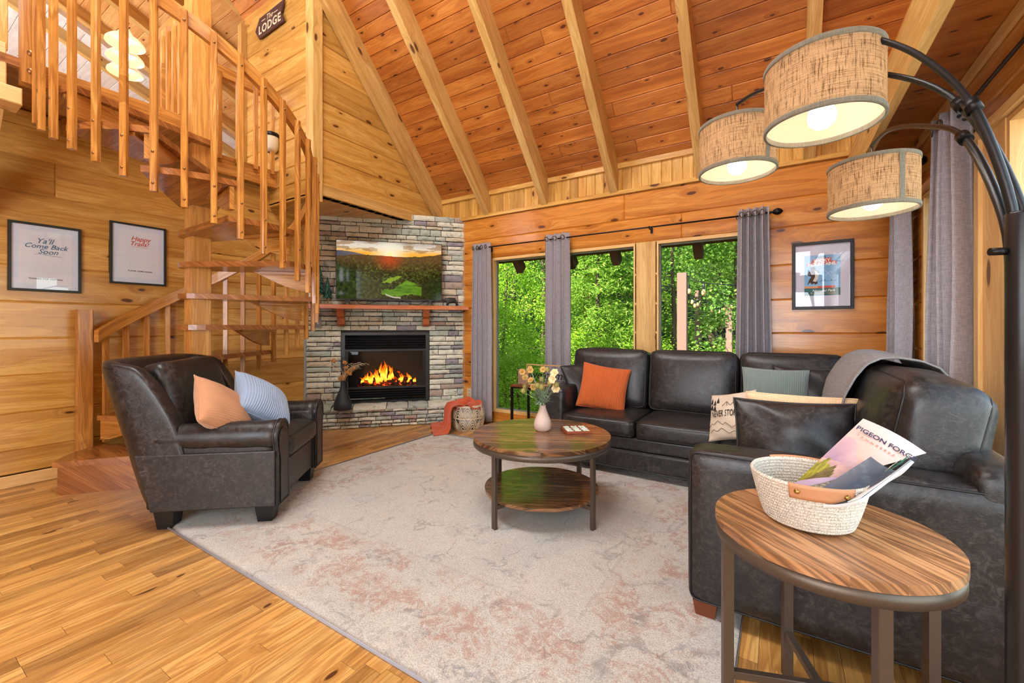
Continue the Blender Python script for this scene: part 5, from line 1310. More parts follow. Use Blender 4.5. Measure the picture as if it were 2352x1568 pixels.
curtain('grey curtain panel between the stone fireplace and the first window', (-3.465,4.515), (-3.185,4.515), 0.045, 4, 2.352, 0.03, 0, 1.15, 0.8, 2.295)
curtain('grey curtain panel hanging between the first and middle windows', (-2.375,4.515), (-2.055,4.515), 0.042, 3, 2.352, 0.03, 0, 1.04, 2.4, 2.295)
curtain('grey curtain panel right of the right-hand window by the framed park poster', (-0.335,4.515), (-0.085,4.515), 0.05, 4.5, 2.352, 0.03, 0, 1.35, 0.3, 2.295)
curtain('grey curtain panel on right wall nearest the room corner', (0.755,4.30), (0.755,4.02), 0.05, 3, 2.36, 0.03, 0, 1.0, 0.6, 2.30)
curtain('grey curtain panel on right wall directly behind the arc lamp arms', (0.735,3.20), (0.775,2.98), 0.058, 2.5, 2.36, 0.03, 0, 1.04, 1.0, 2.30)
def rod(name, label, a, b, fin=(1,1), br=(), wall=(0,1,0)):
    a, b = V(a), V(b); t = thing(name, label, 'curtain rod', a); d = (b-a).normalized(); mb = MB(); mb.tube([(0,0,0), b-a], 0.008, 12); mb.build('pole', M['iron'], t)
    for k, p, dd in ((0, V((0,0,0)), -d), (1, b-a, d)):
        if not fin[k]: continue
        s1 = dd.cross(V((0,0,1))).normalized(); mb = MB(); vs = []; n_ = 16; pr_ = [(0.011,0),(0.013,0.01),(0.008,0.018),(0.018,0.03),(0.030,0.05),(0.032,0.065),(0.024,0.085),(0.010,0.10),(0.0,0.106)]
        for r, h in pr_:
            for q in range(n_): al = 2*PI*q/n_; rr_ = r*(1+0.10*math.sin(al*8)*(h > 0.02)); vs.append(p+dd*h+s1*rr_*math.cos(al)+V((0,0,1))*rr_*math.sin(al))
        mb.add(vs, [(i*n_+q, i*n_+(q+1)%n_, (i+1)*n_+(q+1)%n_, (i+1)*n_+q) for i in range(len(pr_)-1) for q in range(n_)], None, .5, 0, True); mb.build('finial', M['iron'], t)
    for s_ in br:
        p = d*s_; w_ = V(wall)*0.105; mb = MB(); mb.tube([p-V((0,0,0.012)), p+w_-V((0,0,0.012))], 0.006, 8); mb.board(p+w_-V((0.012,0.0,0.045)) if abs(wall[1]) else p+w_-V((0,0.012,0.045)), (0,0,1), (1,0,0) if abs(wall[1]) else (0,1,0), -V(wall), 0.06, 0.024, 0.004)
        mb.tube([p+V(wall)*0.0+(V((0,0,1))*math.sin(al)+V(wall)*math.cos(al))*0.011 for al in [2*PI*q/12 for q in range(12)]], 0.004, 6, closed=True); mb.build('bracket', M['iron'], t)
rod('curtain_rod', 'black iron curtain rod with ribbed finials above the three windows', (-3.30,4.515,2.295), (-0.075,4.515,2.295), (1,1), (0.08, 2.15, 3.12))
rod('curtain_rod', 'black curtain rod running toward the viewer high on the right wall', (0.755,3.12,2.30), (0.755,0.25,2.30), (1,0), (0.12, 2.2), (0.71,0,0))
rod('curtain_rod', 'short curtain rod at the far end of the right wall behind the lamp shade', (0.755,4.42,2.30), (0.755,3.70,2.30), (0,1), (0.1,), (0.71,0,0))

# ------------------------------------------------------------------ framed prints
M['blue_ink'] = flat('teal_blue_ink', lin(62,118,158), 0.7); M['red_ink'] = flat('red_ink', lin(206,74,60), 0.7); M['dk_ink'] = flat('dark_ink', lin(40,44,60), 0.7)
def picture(label, O, ex, w_, h_, fr_w, fmat, matcol):
    """O centre on the wall, ex direction to the picture's right"""
    ex = V(ex); nrm = ex.cross(V((0,0,1))); t = thing('framed_print', label, 'framed print', O)
    F = lambda x, z, o_: ex*x+V((0,0,z))+nrm*o_
    mb = MB(); d_ = 0.022; mb.board(F(-w_/2,-h_/2,0.002), ex, (0,0,1), nrm, w_, fr_w, d_, 0.002); mb.board(F(-w_/2,h_/2-fr_w,0.002), ex, (0,0,1), nrm, w_, fr_w, d_, 0.002)
    mb.board(F(-w_/2,-h_/2+fr_w,0.002), (0,0,1), ex, nrm, h_-2*fr_w, fr_w, d_, 0.002); mb.board(F(w_/2-fr_w,-h_/2+fr_w,0.002), (0,0,1), ex, nrm, h_-2*fr_w, fr_w, d_, 0.002); mb.build('frame', fmat, t)
    mb = MB(); mb.board(F(-w_/2+fr_w,-h_/2+fr_w,0.004), ex, (0,0,1), nrm, w_-2*fr_w, h_-2*fr_w, 0.006); mb.build('mat_board', matcol, t)
    mb = MB(); mb.board(F(-w_/2+fr_w,-h_/2+fr_w,0.0165), ex, (0,0,1), nrm, w_-2*fr_w, h_-2*fr_w, 0.0015); mb.build('glass', M['frame_glass'], t)
    def tx(body, size, x, z, mat, **k): return text(body, size, frame(F(x, z, 0.0115), ex, (0,0,1)), mat, parent=t, **k)
    return t, F, tx
gb = flat('dark_green_black_frame', lin(34,42,40), 0.4); wm = flat('cool_white_mat', lin(222,236,255), 0.6); pm = flat('print_paper', lin(232,242,255), 0.6)
t, F, tx = picture("white framed print reading Ya'll Come Back Soon, left one on the log wall", (XL+0.001,0.917,1.816), (0,1,0), 0.412, 0.548, 0.019, gb, wm)
mb = MB(); mb.board(F(-0.15,-0.215,0.010), (0,1,0), (0,0,1), (1,0,0), 0.30, 0.43, 0.001); mb.build('print', pm, t)
tx("Ya'll", 0.058, -0.01, 0.135, M['blue_ink'], shear=0.35, bold=0.0006); tx('Come Back', 0.052, 0.0, 0.092, M['blue_ink'], shear=0.35, bold=0.0006); tx('Soon', 0.055, 0.01, 0.050, M['blue_ink'], shear=0.35, bold=0.0006)
mb = MB(); mb.tube([F(-0.07,0.024,0.012),F(-0.02,0.028,0.012),F(0.03,0.022,0.012),F(0.09,0.018,0.012)], 0.0012, 5); mb.build('underline', M['blue_ink'], t)
tx('THANKS FOR VISITING', 0.0165, 0.0, -0.172, M['dk_ink'], sp=1.15, bold=0.0004)
t, F, tx = picture('smaller framed print reading Happy Trails, right one on the log wall', (XL+0.001,1.512,1.930), (0,1,0), 0.412, 0.560, 0.017, gb, wm)
mb = MB(); mb.board(F(-0.15,-0.22,0.010), (0,1,0), (0,0,1), (1,0,0), 0.30, 0.44, 0.001); mb.build('print', pm, t)
tx('Happy', 0.055, 0.012, 0.145, M['red_ink'], shear=0.35, bold=0.0006); tx('Trails!', 0.055, 0.0, 0.098, M['red_ink'], shear=0.35, bold=0.0006)
mb = MB(); mb.tube([F(-0.05,0.068,0.012),F(0.0,0.071,0.012),F(0.07,0.063,0.012)], 0.0012, 5); mb.build('underline', M['red_ink'], t)
tx('PLEASE COME AGAIN', 0.0165, 0.01, -0.155, M['dk_ink'], sp=1.15, bold=0.0004)
bf_ = flat('black_frame', lin(30,28,30), 0.45)
t, F, tx = picture('black framed park poster reading Great Smoky Mountains National Park', (0.318,YW-0.001,1.71), (1,0,0), 0.442, 0.598, 0.026, bf_, flat('lilac_white_mat', lin(214,212,230), 0.6))
def poster(x, y):
    if y < 0.185: return (24,98,98)
    c = mixc((130,190,236), (112,168,214), y)
    for cx, hh in ((0.28,0.10),(0.53,0.16),(0.72,0.10)):
        r = 0.50+hh-0.75*abs(x-cx)*1.2
        if abs(y-r) < 0.006 and y > 0.49 : c = (214,222,244)
    if 0.352 < y < 0.366 and 0.42 < x < 0.9: c = (20,70,110)
    for cx in (0.50,0.57,0.76):
        if abs(x-cx) < (0.42-y)*0.35 and 0.36 < y < 0.42: c = (20,74,100)
    if 0.185 < y < 0.235 and x < 0.86: c = (214,74,48) if x > 0.38 else (232,150,96)
    return c
paint('print', poster, lambda x, y: F(-0.1285+0.257*x, -0.178+0.356*y, 0.0108), 90, 120, painted('poster_print', 0.5), t)
# generic walking bear
brn = flat('bear_brown', lin(72,48,36), 0.7); crm = flat('bear_cream', lin(226,220,206), 0.7)
def blob(pts, mat, nm, o_=0.0113): m2 = MB(); m2.prism([(a*0.257-0.1285, b*0.356-0.178) for a, b in pts], F(0,0,o_), F(1,0,0), F(0,1,0), F(0,0,1), 0.0004); m2.build(nm, mat, t)
blob([(0.16,0.33),(0.10,0.28),(0.08,0.27),(0.14,0.40),(0.20,0.47),(0.12,0.50),(0.07,0.54),(0.14,0.60),(0.18,0.62),(0.17,0.70),(0.19,0.735),(0.22,0.70),(0.26,0.735),(0.30,0.70),(0.33,0.68),(0.30,0.655),(0.36,0.62),(0.44,0.58),(0.40,0.55),(0.40,0.46),(0.36,0.36),(0.38,0.30),(0.30,0.275),(0.28,0.31),(0.22,0.28)], brn, 'bear_shape')
blob([(0.24,0.36),(0.30,0.46),(0.31,0.56),(0.28,0.64),(0.36,0.60),(0.41,0.52),(0.39,0.42),(0.33,0.34)], crm, 'bear_belly', 0.0118)
blob([(0.07,0.735),(0.06,0.80),(0.20,0.825),(0.24,0.90),(0.76,0.93),(0.74,0.85),(0.90,0.84),(0.91,0.76),(0.66,0.775),(0.40,0.775)], M['red_ink'], 'title_panel', 0.0112)
wi = flat('white_ink', lin(244,244,246), 0.7)
text('GREAT', 0.022, frame(F(-0.008,0.158,0.0115), F(1,0,0), F(0,1,0)), flat('deep_teal_ink', lin(16,74,70), 0.7), parent=t, bold=0.001, ext=0.0003)
text('SMOKY', 0.037, frame(F(-0.002,0.128,0.0121), V((1,0,0.03)), F(0,1,0)), wi, parent=t, bold=0.0012, ext=0.0003, sp=0.95); text('MOUNTAINS', 0.036, frame(F(-0.004,0.097,0.0121), V((1,0,0.03)), F(0,1,0)), wi, parent=t, bold=0.0012, ext=0.0003, sp=0.9)
text('National Park', 0.029, frame(F(0.01,-0.135,0.0115), F(1,0,0), F(0,1,0)), wi, parent=t, shear=0.3, bold=0.0004, ext=0.0003); text('NORTH CAROLINA \u00b7 TENNESSEE', 0.0125, frame(F(0.005,-0.159,0.0115), F(1,0,0), F(0,1,0)), flat('gold_ink', lin(214,176,86), 0.7), parent=t, ext=0.0003)
# ------------------------------------------------------------------ small things round the hearth and sofa
wb = thing('wicker_basket', 'round open-weave wicker basket on the floor at the right end of the hearth', 'basket', (-3.27,4.18,0.0))
wk = flat('pale_wicker', lin(232,212,180), 0.6, var=0.1, scale=40)
def brad(z): return 0.155+0.045*math.sin(min(1, z/0.30)*PI*0.82+0.25)
mb = MB()
for z, r in ((0.006,brad(0)),(0.012,brad(0)-0.01),(0.15,brad(0.15)),(0.156,brad(0.156)),(0.285,brad(0.285)),(0.293,brad(0.293)),(0.30,brad(0.30))): mb.tube([(r*math.cos(a), r*math.sin(a), z) for a in [2*PI*q/40 for q in range(40)]], 0.0045, 6, closed=True)
for k in range(12): a = k*PI/6; mb.tube([(0,0,0.008),(brad(0)*math.cos(a), brad(0)*math.sin(a), 0.008)], 0.003, 5)
mb.build('hoop', wk, wb)
mb = MB()
for row, (zb_, zt2) in enumerate(((0.012,0.15),(0.156,0.285))):
    for k in range(10):
        ac0 = 2*PI*(k+0.5*row)/10
        for j, sc in enumerate((1.0, 0.78, 0.56, 0.34)):
            pts = []
            for q in range(13):
                t = q/12; da = (t-0.5)*2*PI/10*1.15*sc; z = zb_+(zt2-zb_)*sc*math.sin(t*PI)**0.7; r = brad(z)+0.002*(j % 2); pts.append((r*math.cos(ac0+da), r*math.sin(ac0+da), z))
            mb.tube(pts, 0.0046, 5)
mb.build('arched_weave', wk, wb)
mb = MB(); mb.lathe([(0,0.03),(0.09,0.03),(0.125,0.08),(0.135,0.16),(0.13,0.24),(0.12,0.275),(0,0.28)], (0,0,0), 32); mb.build('liner', flat('white_liner', lin(226,222,216), 0.9), wb)
ot = thing('throw_blanket', 'rust orange plush throw spilling out of the wicker basket onto the floor', 'blanket', (-3.35,4.08,0.0))
M['rustplush'] = flat('rust_plush', lin(206,86,40), 0.8, bump=0.6, scale=60, var=0.2, sheen=0.3)
def heap(u, v_):
    a = 2*PI*u; r = 0.185*v_; z = 0.30+0.05*(1-v_)*math.sin(a*2+1)+0.035*math.sin(a*3+v_*5)*v_+0.03*(1-v_**2)+0.012*math.sin(a*9+v_*4)
    return (0.08+r*math.cos(a)*0.97, 0.10+r*math.sin(a)*0.97, z-0.02*v_)
mb = MB(); mb.grid(heap, 60, 16); o = mb.build('heap', M['rustplush'], ot); md = o.modifiers.new('s', 'SOLIDIFY'); md.thickness = 0.012
path_ = [(0.03,0.05,0.315),(-0.03,-0.01,0.325),(-0.072,-0.055,0.30),(-0.092,-0.078,0.23),(-0.100,-0.090,0.15),(-0.108,-0.105,0.07),(-0.13,-0.13,0.030),(-0.17,-0.175,0.024),(-0.22,-0.23,0.016)]
def fall(u, v_):
    q = v_*(len(path_)-1); i = min(int(q), len(path_)-2); f_ = q-i; p = V(path_[i])*(1-f_)+V(path_[i+1])*f_
    wd = 0.33*(0.8+0.3*v_); s_ = u-0.5; side = V((0.72,-0.69,0)); out = V((-0.69,-0.72,0)); k = min(1, v_*3)
    off = 0.022*math.sin(u*15+v_*4)*k+0.012*math.sin(u*31+v_*7)
    z = p.z+(0.012*math.sin(u*17+v_*9) if v_ > 0.72 else 0)*1.0+0.01*math.sin(u*9)
    return p+side*s_*wd*2*(0.62+0.4*v_)*0.9+out*(off if v_ < 0.8 else off*0.4)+V((0,0,max(z-p.z, 0.008-p.z)))
mb = MB(); mb.grid(fall, 44, 44); o = mb.build('fold', M['rustplush'], ot); md = o.modifiers.new('s', 'SOLIDIFY'); md.thickness = 0.012; md.offset = 1

dv = thing('floor_vase', 'matte black bottle vase with slim handle standing on the stone hearth', 'vase', (-4.46,3.26,0.262))
mb = MB(); mb.lathe([(0.0,0.0),(0.098,0.0),(0.104,0.008),(0.104,0.07),(0.100,0.085),(0.088,0.12),(0.060,0.19),(0.036,0.245),(0.026,0.28),(0.025,0.345),(0.030,0.35),(0.021,0.35),(0.02,0.3)], (0,0,0), 40)
mb.build('body', flat('slate_black', lin(38,44,50), 0.6), dv)
mb = MB(); mb.tube([(0.02,0.0,0.335),(0.06,0.01,0.34),(0.078,0.01,0.325),(0.080,0.01,0.22),(0.085,0.01,0.12)], 0.006, 8); mb.build('handle', flat('slate_black_2', lin(38,44,50), 0.6), dv)
ds = thing('dried_stems', 'dried ochre flowers and pampas wisps in the black vase', 'dried flowers', (-4.46,3.26,0.60))
och = flat('dried_ochre', lin(206,140,66), 0.85); wis = flat('pampas_cream', lin(214,196,160), 0.9); rnd = random.Random(5)
ux = V((0.8467,0.5321,0))                                  # roughly across the hearth
for i, (x, z, n_) in enumerate(((-0.115,0.245,11),(0.03,0.225,7),(0.125,0.155,8),(0.055,0.11,9),(-0.01,0.05,8),(0.085,0.10,8),(-0.04,0.03,6),(0.04,0.17,5))):
    mb = MB(); top = ux*x+V((0,0,z)); mb.tube([(0,0,-0.1), ux*x*0.3+V((0,0,z*0.4)), top], 0.0022, 5)
    for q in range(n_*4):
        d = V((rnd.gauss(0,1), rnd.gauss(0,1), rnd.gauss(0,0.8))).normalized(); c_ = top+d*rnd.uniform(0.006, 0.032)
        mb.softbox(c_, (0.0075,0.0075,0.006), 0.0055, n=2)
    mb.build('seed_head', och, ds)
for i in range(11):
    an = rnd.uniform(-1.0, 1.0); L = rnd.uniform(0.24, 0.40); mb = MB(); sgn = 1 if an > 0 else -1; bend_ = rnd.uniform(0.5, 1.2)
    pts = []
    for q in range(12): t = q/11; pts.append(ux*(an*0.13*t+sgn*bend_*0.17*t*t)+V((rnd.uniform(-1,1)*0.002, (i-5)*0.008*t, L*(t-0.42*t*t))))
    mb.tube(pts, 0.0016, 5)
    for q in range(4, 12):
        for w_ in range(3): d = V((rnd.uniform(-1,1), rnd.uniform(-1,1), -0.6)).normalized()*0.022; mb.tube([pts[q], pts[q]+ux*sgn*0.012+d*0.6, pts[q]+ux*sgn*0.03+d], 0.0008, 3)
    mb.build('wisp', wis, ds)

# light switch, outlets
plt = flat('grey_switch_plate', lin(136,140,142), 0.5); wht = flat('white_plastic', lin(222,220,214), 0.5)
sw = thing('light_switch', 'grey wall plate with round white dimmer at the left edge of the stonework', 'light switch', floc(0.163,0.022,1.305), FA)
mb = MB(); mb.box(-0.036,0.036,-0.004,0.003,-0.058,0.058,0,0.001); mb.build('plate', plt, sw)
mb = MB(); mb.tube([(0,-0.004,0),(0,-0.018,0)], 0.014, 16); mb.build('knob', wht, sw)
oo = thing('power_outlet', 'cream wall outlet low on the log wall between stonework and curtain', 'outlet', (-3.60,YW-0.001,0.36))
mb = MB(); mb.box(-0.036,0.036,-0.007,0,-0.058,0.058,0,0.001); mb.build('plate', flat('cream_plastic', lin(214,190,150), 0.5), oo)
mb = MB()
for z in (-0.024, 0.024): mb.box(-0.012,-0.008,-0.009,-0.006,z-0.008,z+0.008); mb.box(0.008,0.012,-0.009,-0.006,z-0.008,z+0.008)
mb.build('socket', M['black'], oo)

# side table at the far arm with its ornaments
lt = thing('side_table', 'small black metal side table between the sofa arm and the window', 'side table', (-2.30,4.31,0))
mb = MB(); mb.box(-0.30,0.26,-0.20,0.20,0.575,0.60,0,0.002); mb.build('tabletop', M['leg_brown'], lt)
for x in (-0.29,0.25):
    for y in (-0.19,0.19): mb = MB(); mb.box(x-0.0125,x+0.0125,y-0.0125,y+0.0125,0,0.575); mb.build('leg', M['iron'], lt)
mb = MB()
for z in (0.56,0.10): mb.box(-0.28,0.24,-0.20,-0.18,z,z+0.018); mb.box(-0.28,0.24,0.18,0.20,z,z+0.018)
mb.build('stretcher', M['iron'], lt)
pb = thing('wood_block_sign', 'small slatted grey wooden block standing on the side table', 'ornament', (-2.50,4.24,0.6005))
mb = MB()
for k in range(6): mb.box(-0.07,0.07,-0.022,0.022,0.028*k,0.028*k+0.0265,0,0.002)
mb.build('slats', M['leg_brown'] and flat('weathered_slat', lin(150,120,98), 0.7), pb)
ws = thing('wire_welcome_sign', 'wood framed black wire sign reading welcome on the side table', 'sign', (-2.20,4.22,0.6005))
mb = MB(); fw, fh = 0.25, 0.235; bd = flat('light_oak', lin(196,150,96), 0.6)
mb.box(-fw,fw,-0.012,0.012,fh-0.012,fh,0); mb.box(-fw,-fw+0.012,-0.012,0.012,0,fh-0.012,2); mb.box(fw-0.012,fw,-0.012,0.012,0,fh-0.012,2); mb.box(-fw,fw,-0.012,0.012,0,0.012,0); mb.build('frame', bd, ws)
mb = MB()
for z in (0.05,0.062): mb.tube([(-fw+0.01,0,z),(fw-0.01,0,z)], 0.0022, 5)
mb.build('wire', M['iron'], ws)
text('welcome', 0.13, frame((0.02,-0.002,0.115), (1,0,0), (0,0,1)), M['black'], parent=ws, shear=0.3, ext=0.001, bold=0.001)

# ------------------------------------------------------------------ outside: ground, trees, yard posts with string lights
N = NT('forest_ground'); tc = N.n('ShaderNodeTexCoord').outputs['Object']; n1 = N.noise(tc, 1.2, 6, 0.7); n2 = N.noise(tc, 12, 5, 0.8)
N.bsdf(Base_Color=N.mix(N.mapr(n2, 0.35, 0.65), lin(20,32,12), N.mix(n1, lin(44,66,22), lin(60,50,34))), Roughness=0.95, Normal=N.bump(n2, 1.0, 0.2)); 
def hill(u, v_): x = -34+58*u; y = 4.9+44*v_; d = y-4.9; return (x, y, -2.6+0.3*math.sin(x*0.4)+(0.0 if d < 7 else (d-7)*0.62)+0.25*math.sin(x*0.9+y*0.7))
mb = MB(); mb.grid(hill, 60, 50); o = struct(mb.build('floor_3', N.m))
def gz(x, y): d = y-4.9; return -2.6+0.3*math.sin(x*0.4)+(0.0 if d < 7 else (d-7)*0.62)+0.25*math.sin(x*0.9+y*0.7)
mb = MB(); mb.box(1.05, 30, -20, 4.9, -2.7, -2.6); struct(mb.build('floor_4', N.m))
def leafmat(name, a, b, c_):
    N = NT(name); t = N.n('ShaderNodeAttribute', attribute_name='tone').outputs['Fac']; col = N.ramp(t, [(0.0, a), (0.5, b), (1.0, c_)])
    d_ = N.n('ShaderNodeBsdfDiffuse', {'Color': col}); t_ = N.n('ShaderNodeBsdfTranslucent', {'Color': col}); mx = N.n('ShaderNodeMixShader', {0: 0.42, 1: d_.outputs[0], 2: t_.outputs[0]})
    N.t.links.new(mx.outputs[0], N.out.inputs[0]); return N.m
leafm = [leafmat('pine_needles', lin(84,122,44), lin(150,188,76), lin(206,226,116)), leafmat('bright_leaves', lin(100,150,34), lin(170,212,60), lin(230,240,120)), leafmat('deep_leaves', lin(60,98,40), lin(108,152,64), lin(168,200,92))]
bark = flat('bark', lin(104,82,64), 0.9, bump=0.8, scale=14, var=0.2)
def crown(kind, seed, n_):
    rnd = random.Random(seed); mb = MB(); vs = []; fs = []; tn = []
    H_ = 9.0; R_ = 2.3
    cl = []
    for i in range(150 if kind == 0 else 130):
        t = rnd.random()**0.8; z = 0.6+H_*t; rr_ = R_*(1-0.80*t)*(0.35+0.65*rnd.random()) if kind == 0 else R_*math.sin(PI*min(1, 0.15+t*0.8))*(0.3+0.7*rnd.random()**0.6)
        a = rnd.uniform(0, 2*PI); cl.append((rr_*math.cos(a), rr_*math.sin(a), z, a))
    for i in range(n_):
        cx, cy, cz, ca = rnd.choice(cl); sp_ = 0.21 if kind == 0 else 0.24
        x, y, z = cx+rnd.gauss(0, sp_), cy+rnd.gauss(0, sp_), cz+rnd.gauss(0, 0.09 if kind == 0 else 0.2)
        d = V((rnd.gauss(0,1)+math.cos(ca)*0.8, rnd.gauss(0,1)+math.sin(ca)*0.8, rnd.gauss(0,0.5)-0.1)).normalized(); s_ = d.cross(V((rnd.gauss(0,1), rnd.gauss(0,1), rnd.gauss(0,1)))).normalized()
        if kind == 0: L, W2 = rnd.uniform(0.10, 0.20), 0.011
        else: L, W2 = rnd.uniform(0.06, 0.11), rnd.uniform(0.022, 0.036)
        p = V((x, y, z)); b = len(vs); tt = min(1, max(0, rnd.gauss(0.5, 0.22)))
        if kind == 0:
            for q in range(2):
                s2 = (s_+d.cross(s_)*(q*1.6-0.8)).normalized(); b = len(vs); vs += [p, p+d*L*0.5+s2*W2*1.6, p+d*L+s2*W2*(2+6*q), p+d*L*0.5-s2*W2*1.6]; fs.append((b,b+1,b+2,b+3)); tn.append(tt)
        else: vs += [p, p+d*L*0.5+s_*W2, p+d*L, p+d*L*0.5-s_*W2]; fs.append((b,b+1,b+2,b+3)); tn.append(tt)
    mb.v = [tuple(v_) for v_ in vs]; mb.f = fs; mb.uv = [[(0,0)]*4]*len(fs); mb.tone = tn; mb.mi = [0]*len(fs); mb.sm = [False]*len(fs); return mb
def trunk(h, seed, r0=0.11):
    rnd = random.Random(seed); mb = MB(); n_ = 12; pts = [(0.06*math.sin(q*0.9+seed), 0.05*math.cos(q*0.7+seed), h*q/n_-0.3) for q in range(n_+1)]
    mb.tube(pts, r0, 9, rr=[r0*(1-0.75*q/n_) for q in range(n_+1)])
    for q in range(26):
        z = rnd.uniform(0.5, h*0.9); a = rnd.uniform(0, 2*PI); L = rnd.uniform(0.6, 1.9)*(1-z/h*0.6); d = V((math.cos(a), math.sin(a), rnd.uniform(0.0, 0.5)))
        mb.tube([(0,0,z), V((0,0,z))+d*L*0.5, V((0,0,z))+d*L+V((0,0,0.1))], 0.014, 4, rr=[0.02,0.011,0.004])
    return mb
protos = []
for k, (kind, n_) in enumerate(((0,15000),(1,15000),(2,15000))):
    r = thing('tree', 'x', 'tree', (0,0,-50)); cr = crown(kind, 40+k, n_).build('foliage', leafm[kind], r); cr['kind'] = 'stuff'
    trunk(9.0, k+3).build('trunk', bark, r); protos.append(r)
spots = [  # x, y, kind, scale
 (-7.6,9.2,1,0.75),(-5.6,8.6,1,0.62),(-3.6,9.6,0,0.85),(-9.6,11.0,0,1.0),(-6.6,12.4,2,1.0),(-4.7,11.6,0,1.0),(-2.3,11.4,2,0.9),(-1.0,13.4,0,1.05),(0.6,11.8,2,0.8),
 (-12.6,13.6,1,1.1),(-9.4,15.2,2,1.15),(-6.8,16.2,0,1.2),(-4.2,15.4,2,1.1),(-2.0,16.8,0,1.2),(0.6,16.0,1,1.1),(2.6,14.0,0,1.0),
 (-16.5,16.5,2,1.3),(-12.8,19.0,0,1.3),(-9.4,20.5,1,1.2),(-6.0,21.0,2,1.3),(-2.6,21.0,0,1.3),(1.0,20.6,2,1.3),(4.4,18.0,1,1.2),
 (-20.5,21.0,0,1.4),(-16,24,2,1.4),(-11.4,25.5,0,1.4),(-7,26.5,2,1.4),(-2.5,26.5,1,1.4),(2.4,26,0,1.4),(-8.4,8.0,2,0.55),(-2.2,9.0,1,0.42),(0.0,9.0,2,0.5),(-25,20,1,1.4),(-30,25,2,1.5)]
where_ = ['furthest left','left of centre','centre','right of centre','furthest right']
def tree_label(x, y, kind):
    nm = ['feathery mid green pine', 'bright yellow green leafy tree', 'deep green leafy tree'][kind]
    rg = 'in the front row' if y < 10.2 else 'in the second row' if y < 14 else 'in the middle distance' if y < 19 else 'far up the wooded slope'
    return nm, rg
from collections import defaultdict
grp = defaultdict(list)
for s_ in spots: grp[tree_label(*s_[:3])].append(s_)
rnd = random.Random(2); done = set()
for (nm, rg), L_s in grp.items():
    L_s.sort(key=lambda s: s[0]/s[1])
    words = {1: ['']} ; n_ = len(L_s)
    names = [''] if n_ == 1 else ['left one','right one'] if n_ == 2 else ['leftmost','middle one','rightmost'] if n_ == 3 else ['leftmost','second from left','second from right','rightmost'] if n_ == 4 else ['leftmost','second from left','middle one','second from right','rightmost'][:n_] 
    for (x, y, kind, sc), w_ in zip(L_s, names):
        if kind in done: o = copy_tree(protos[kind])
        else: o = protos[kind]; done.add(kind)
        o.location = (x, y, gz(x, y)-0.05); o.scale = (sc, sc, sc); o.rotation_euler = (0,0,rnd.uniform(0, 6.28))
        tag(o, ('%s %s beyond the windows%s' % (nm, rg, (', '+w_) if w_ else '')), 'tree', 'trees outside the windows')
# shrubs close under the windows
sb = []
for i, (x, y, sc, lb) in enumerate(((-4.0,6.6,0.24,'pale leafy shrub low outside the window nearest the fireplace'),(-3.0,7.2,0.26,'leafy shrub behind the side table seen through the glass'),(-5.2,7.6,0.3,'tall leafy shrub at left edge of the first window'),(-2.0,7.8,0.25,'leafy shrub low outside the middle window'))):
    r = thing('shrub', lb, 'shrub', (x, y, -2.6), rnd.uniform(0, 6), 'shrubs under the windows')
    for ch in [c for c in list(bpy.data.objects) if c.parent == protos[1]]: c = ch.copy(); COL.objects.link(c); c.parent = r
    r.scale = (sc*2.2, sc*2.2, sc*1.5)
# yard posts and string lights
pp = flat('pinkish_brown_paint', lin(150,110,96), 0.7)
for (x, y, z, w_, lb) in ((-1.31,7.2,2.12,0.14,'tall pinkish brown yard post nearest the right-hand window'),(-1.84,12.3,2.24,0.14,'second pinkish brown yard post, slimmer and further off'),(-0.98,10.95,1.77,0.13,'pinkish brown yard post beside the right curtain')):
    mb = MB(); mb.box(-w_/2,w_/2,-w_/2,w_/2,gz(x,y)-0.2-0,z,2,0.004); o = mb.build('yard_post', pp); o.location = (x, y, 0); tag(o, lb, 'post', 'yard posts')
sl = thing('string_light', 'outdoor string light cord with clear bulbs hung between yard posts', 'string lights', (-1.2, 8.5, 1.8))
gbulb = flat('amber_bulb', lin(236,180,120), 0.15)
bp_ = [(1583,663),(1594,694),(1607,697),(1588,703),(1620,697),(1632,700),(1636,716),(1653,717),(1664,700),(1682,704)]
def ray_at(u, v_, t): a = (u-1176)/977; return V(((a*0.8467-0.5321)*t, (a*0.5321+0.8467)*t, 1.25+(752-v_)/977*t))
cords = [[ray_at(1578,633,6.85),ray_at(1583,655,7.4),ray_at(1590,682,8.4),ray_at(1601,690,9.5),ray_at(1606,668,11.2)],[ray_at(1606,668,11.2),ray_at(1619,690,10.8),ray_at(1636,706,10.4),ray_at(1655,708,10.1),ray_at(1676,701,9.8)],[ray_at(1578,633,6.85),ray_at(1612,648,5.9),ray_at(1700,656,5.1)]]
mb = MB()
for c_ in cords:
    pts = []
    for i in range(len(c_)-1):
        p0, p1, p2, p3 = c_[max(0,i-1)], c_[i], c_[i+1], c_[min(len(c_)-1,i+2)]
        for q in range(6):
            t = q/6; pts.append(0.5*((2*p1)+(p2-p0)*t+(2*p0-5*p1+4*p2-p3)*t*t+(3*p1-p0-3*p2+p3)*t**3)-V((-1.2,8.5,1.8)))
    pts.append(c_[-1]-V((-1.2,8.5,1.8))); mb.tube(pts, 0.008, 5)
mb.build('cord', M['black'], sl)
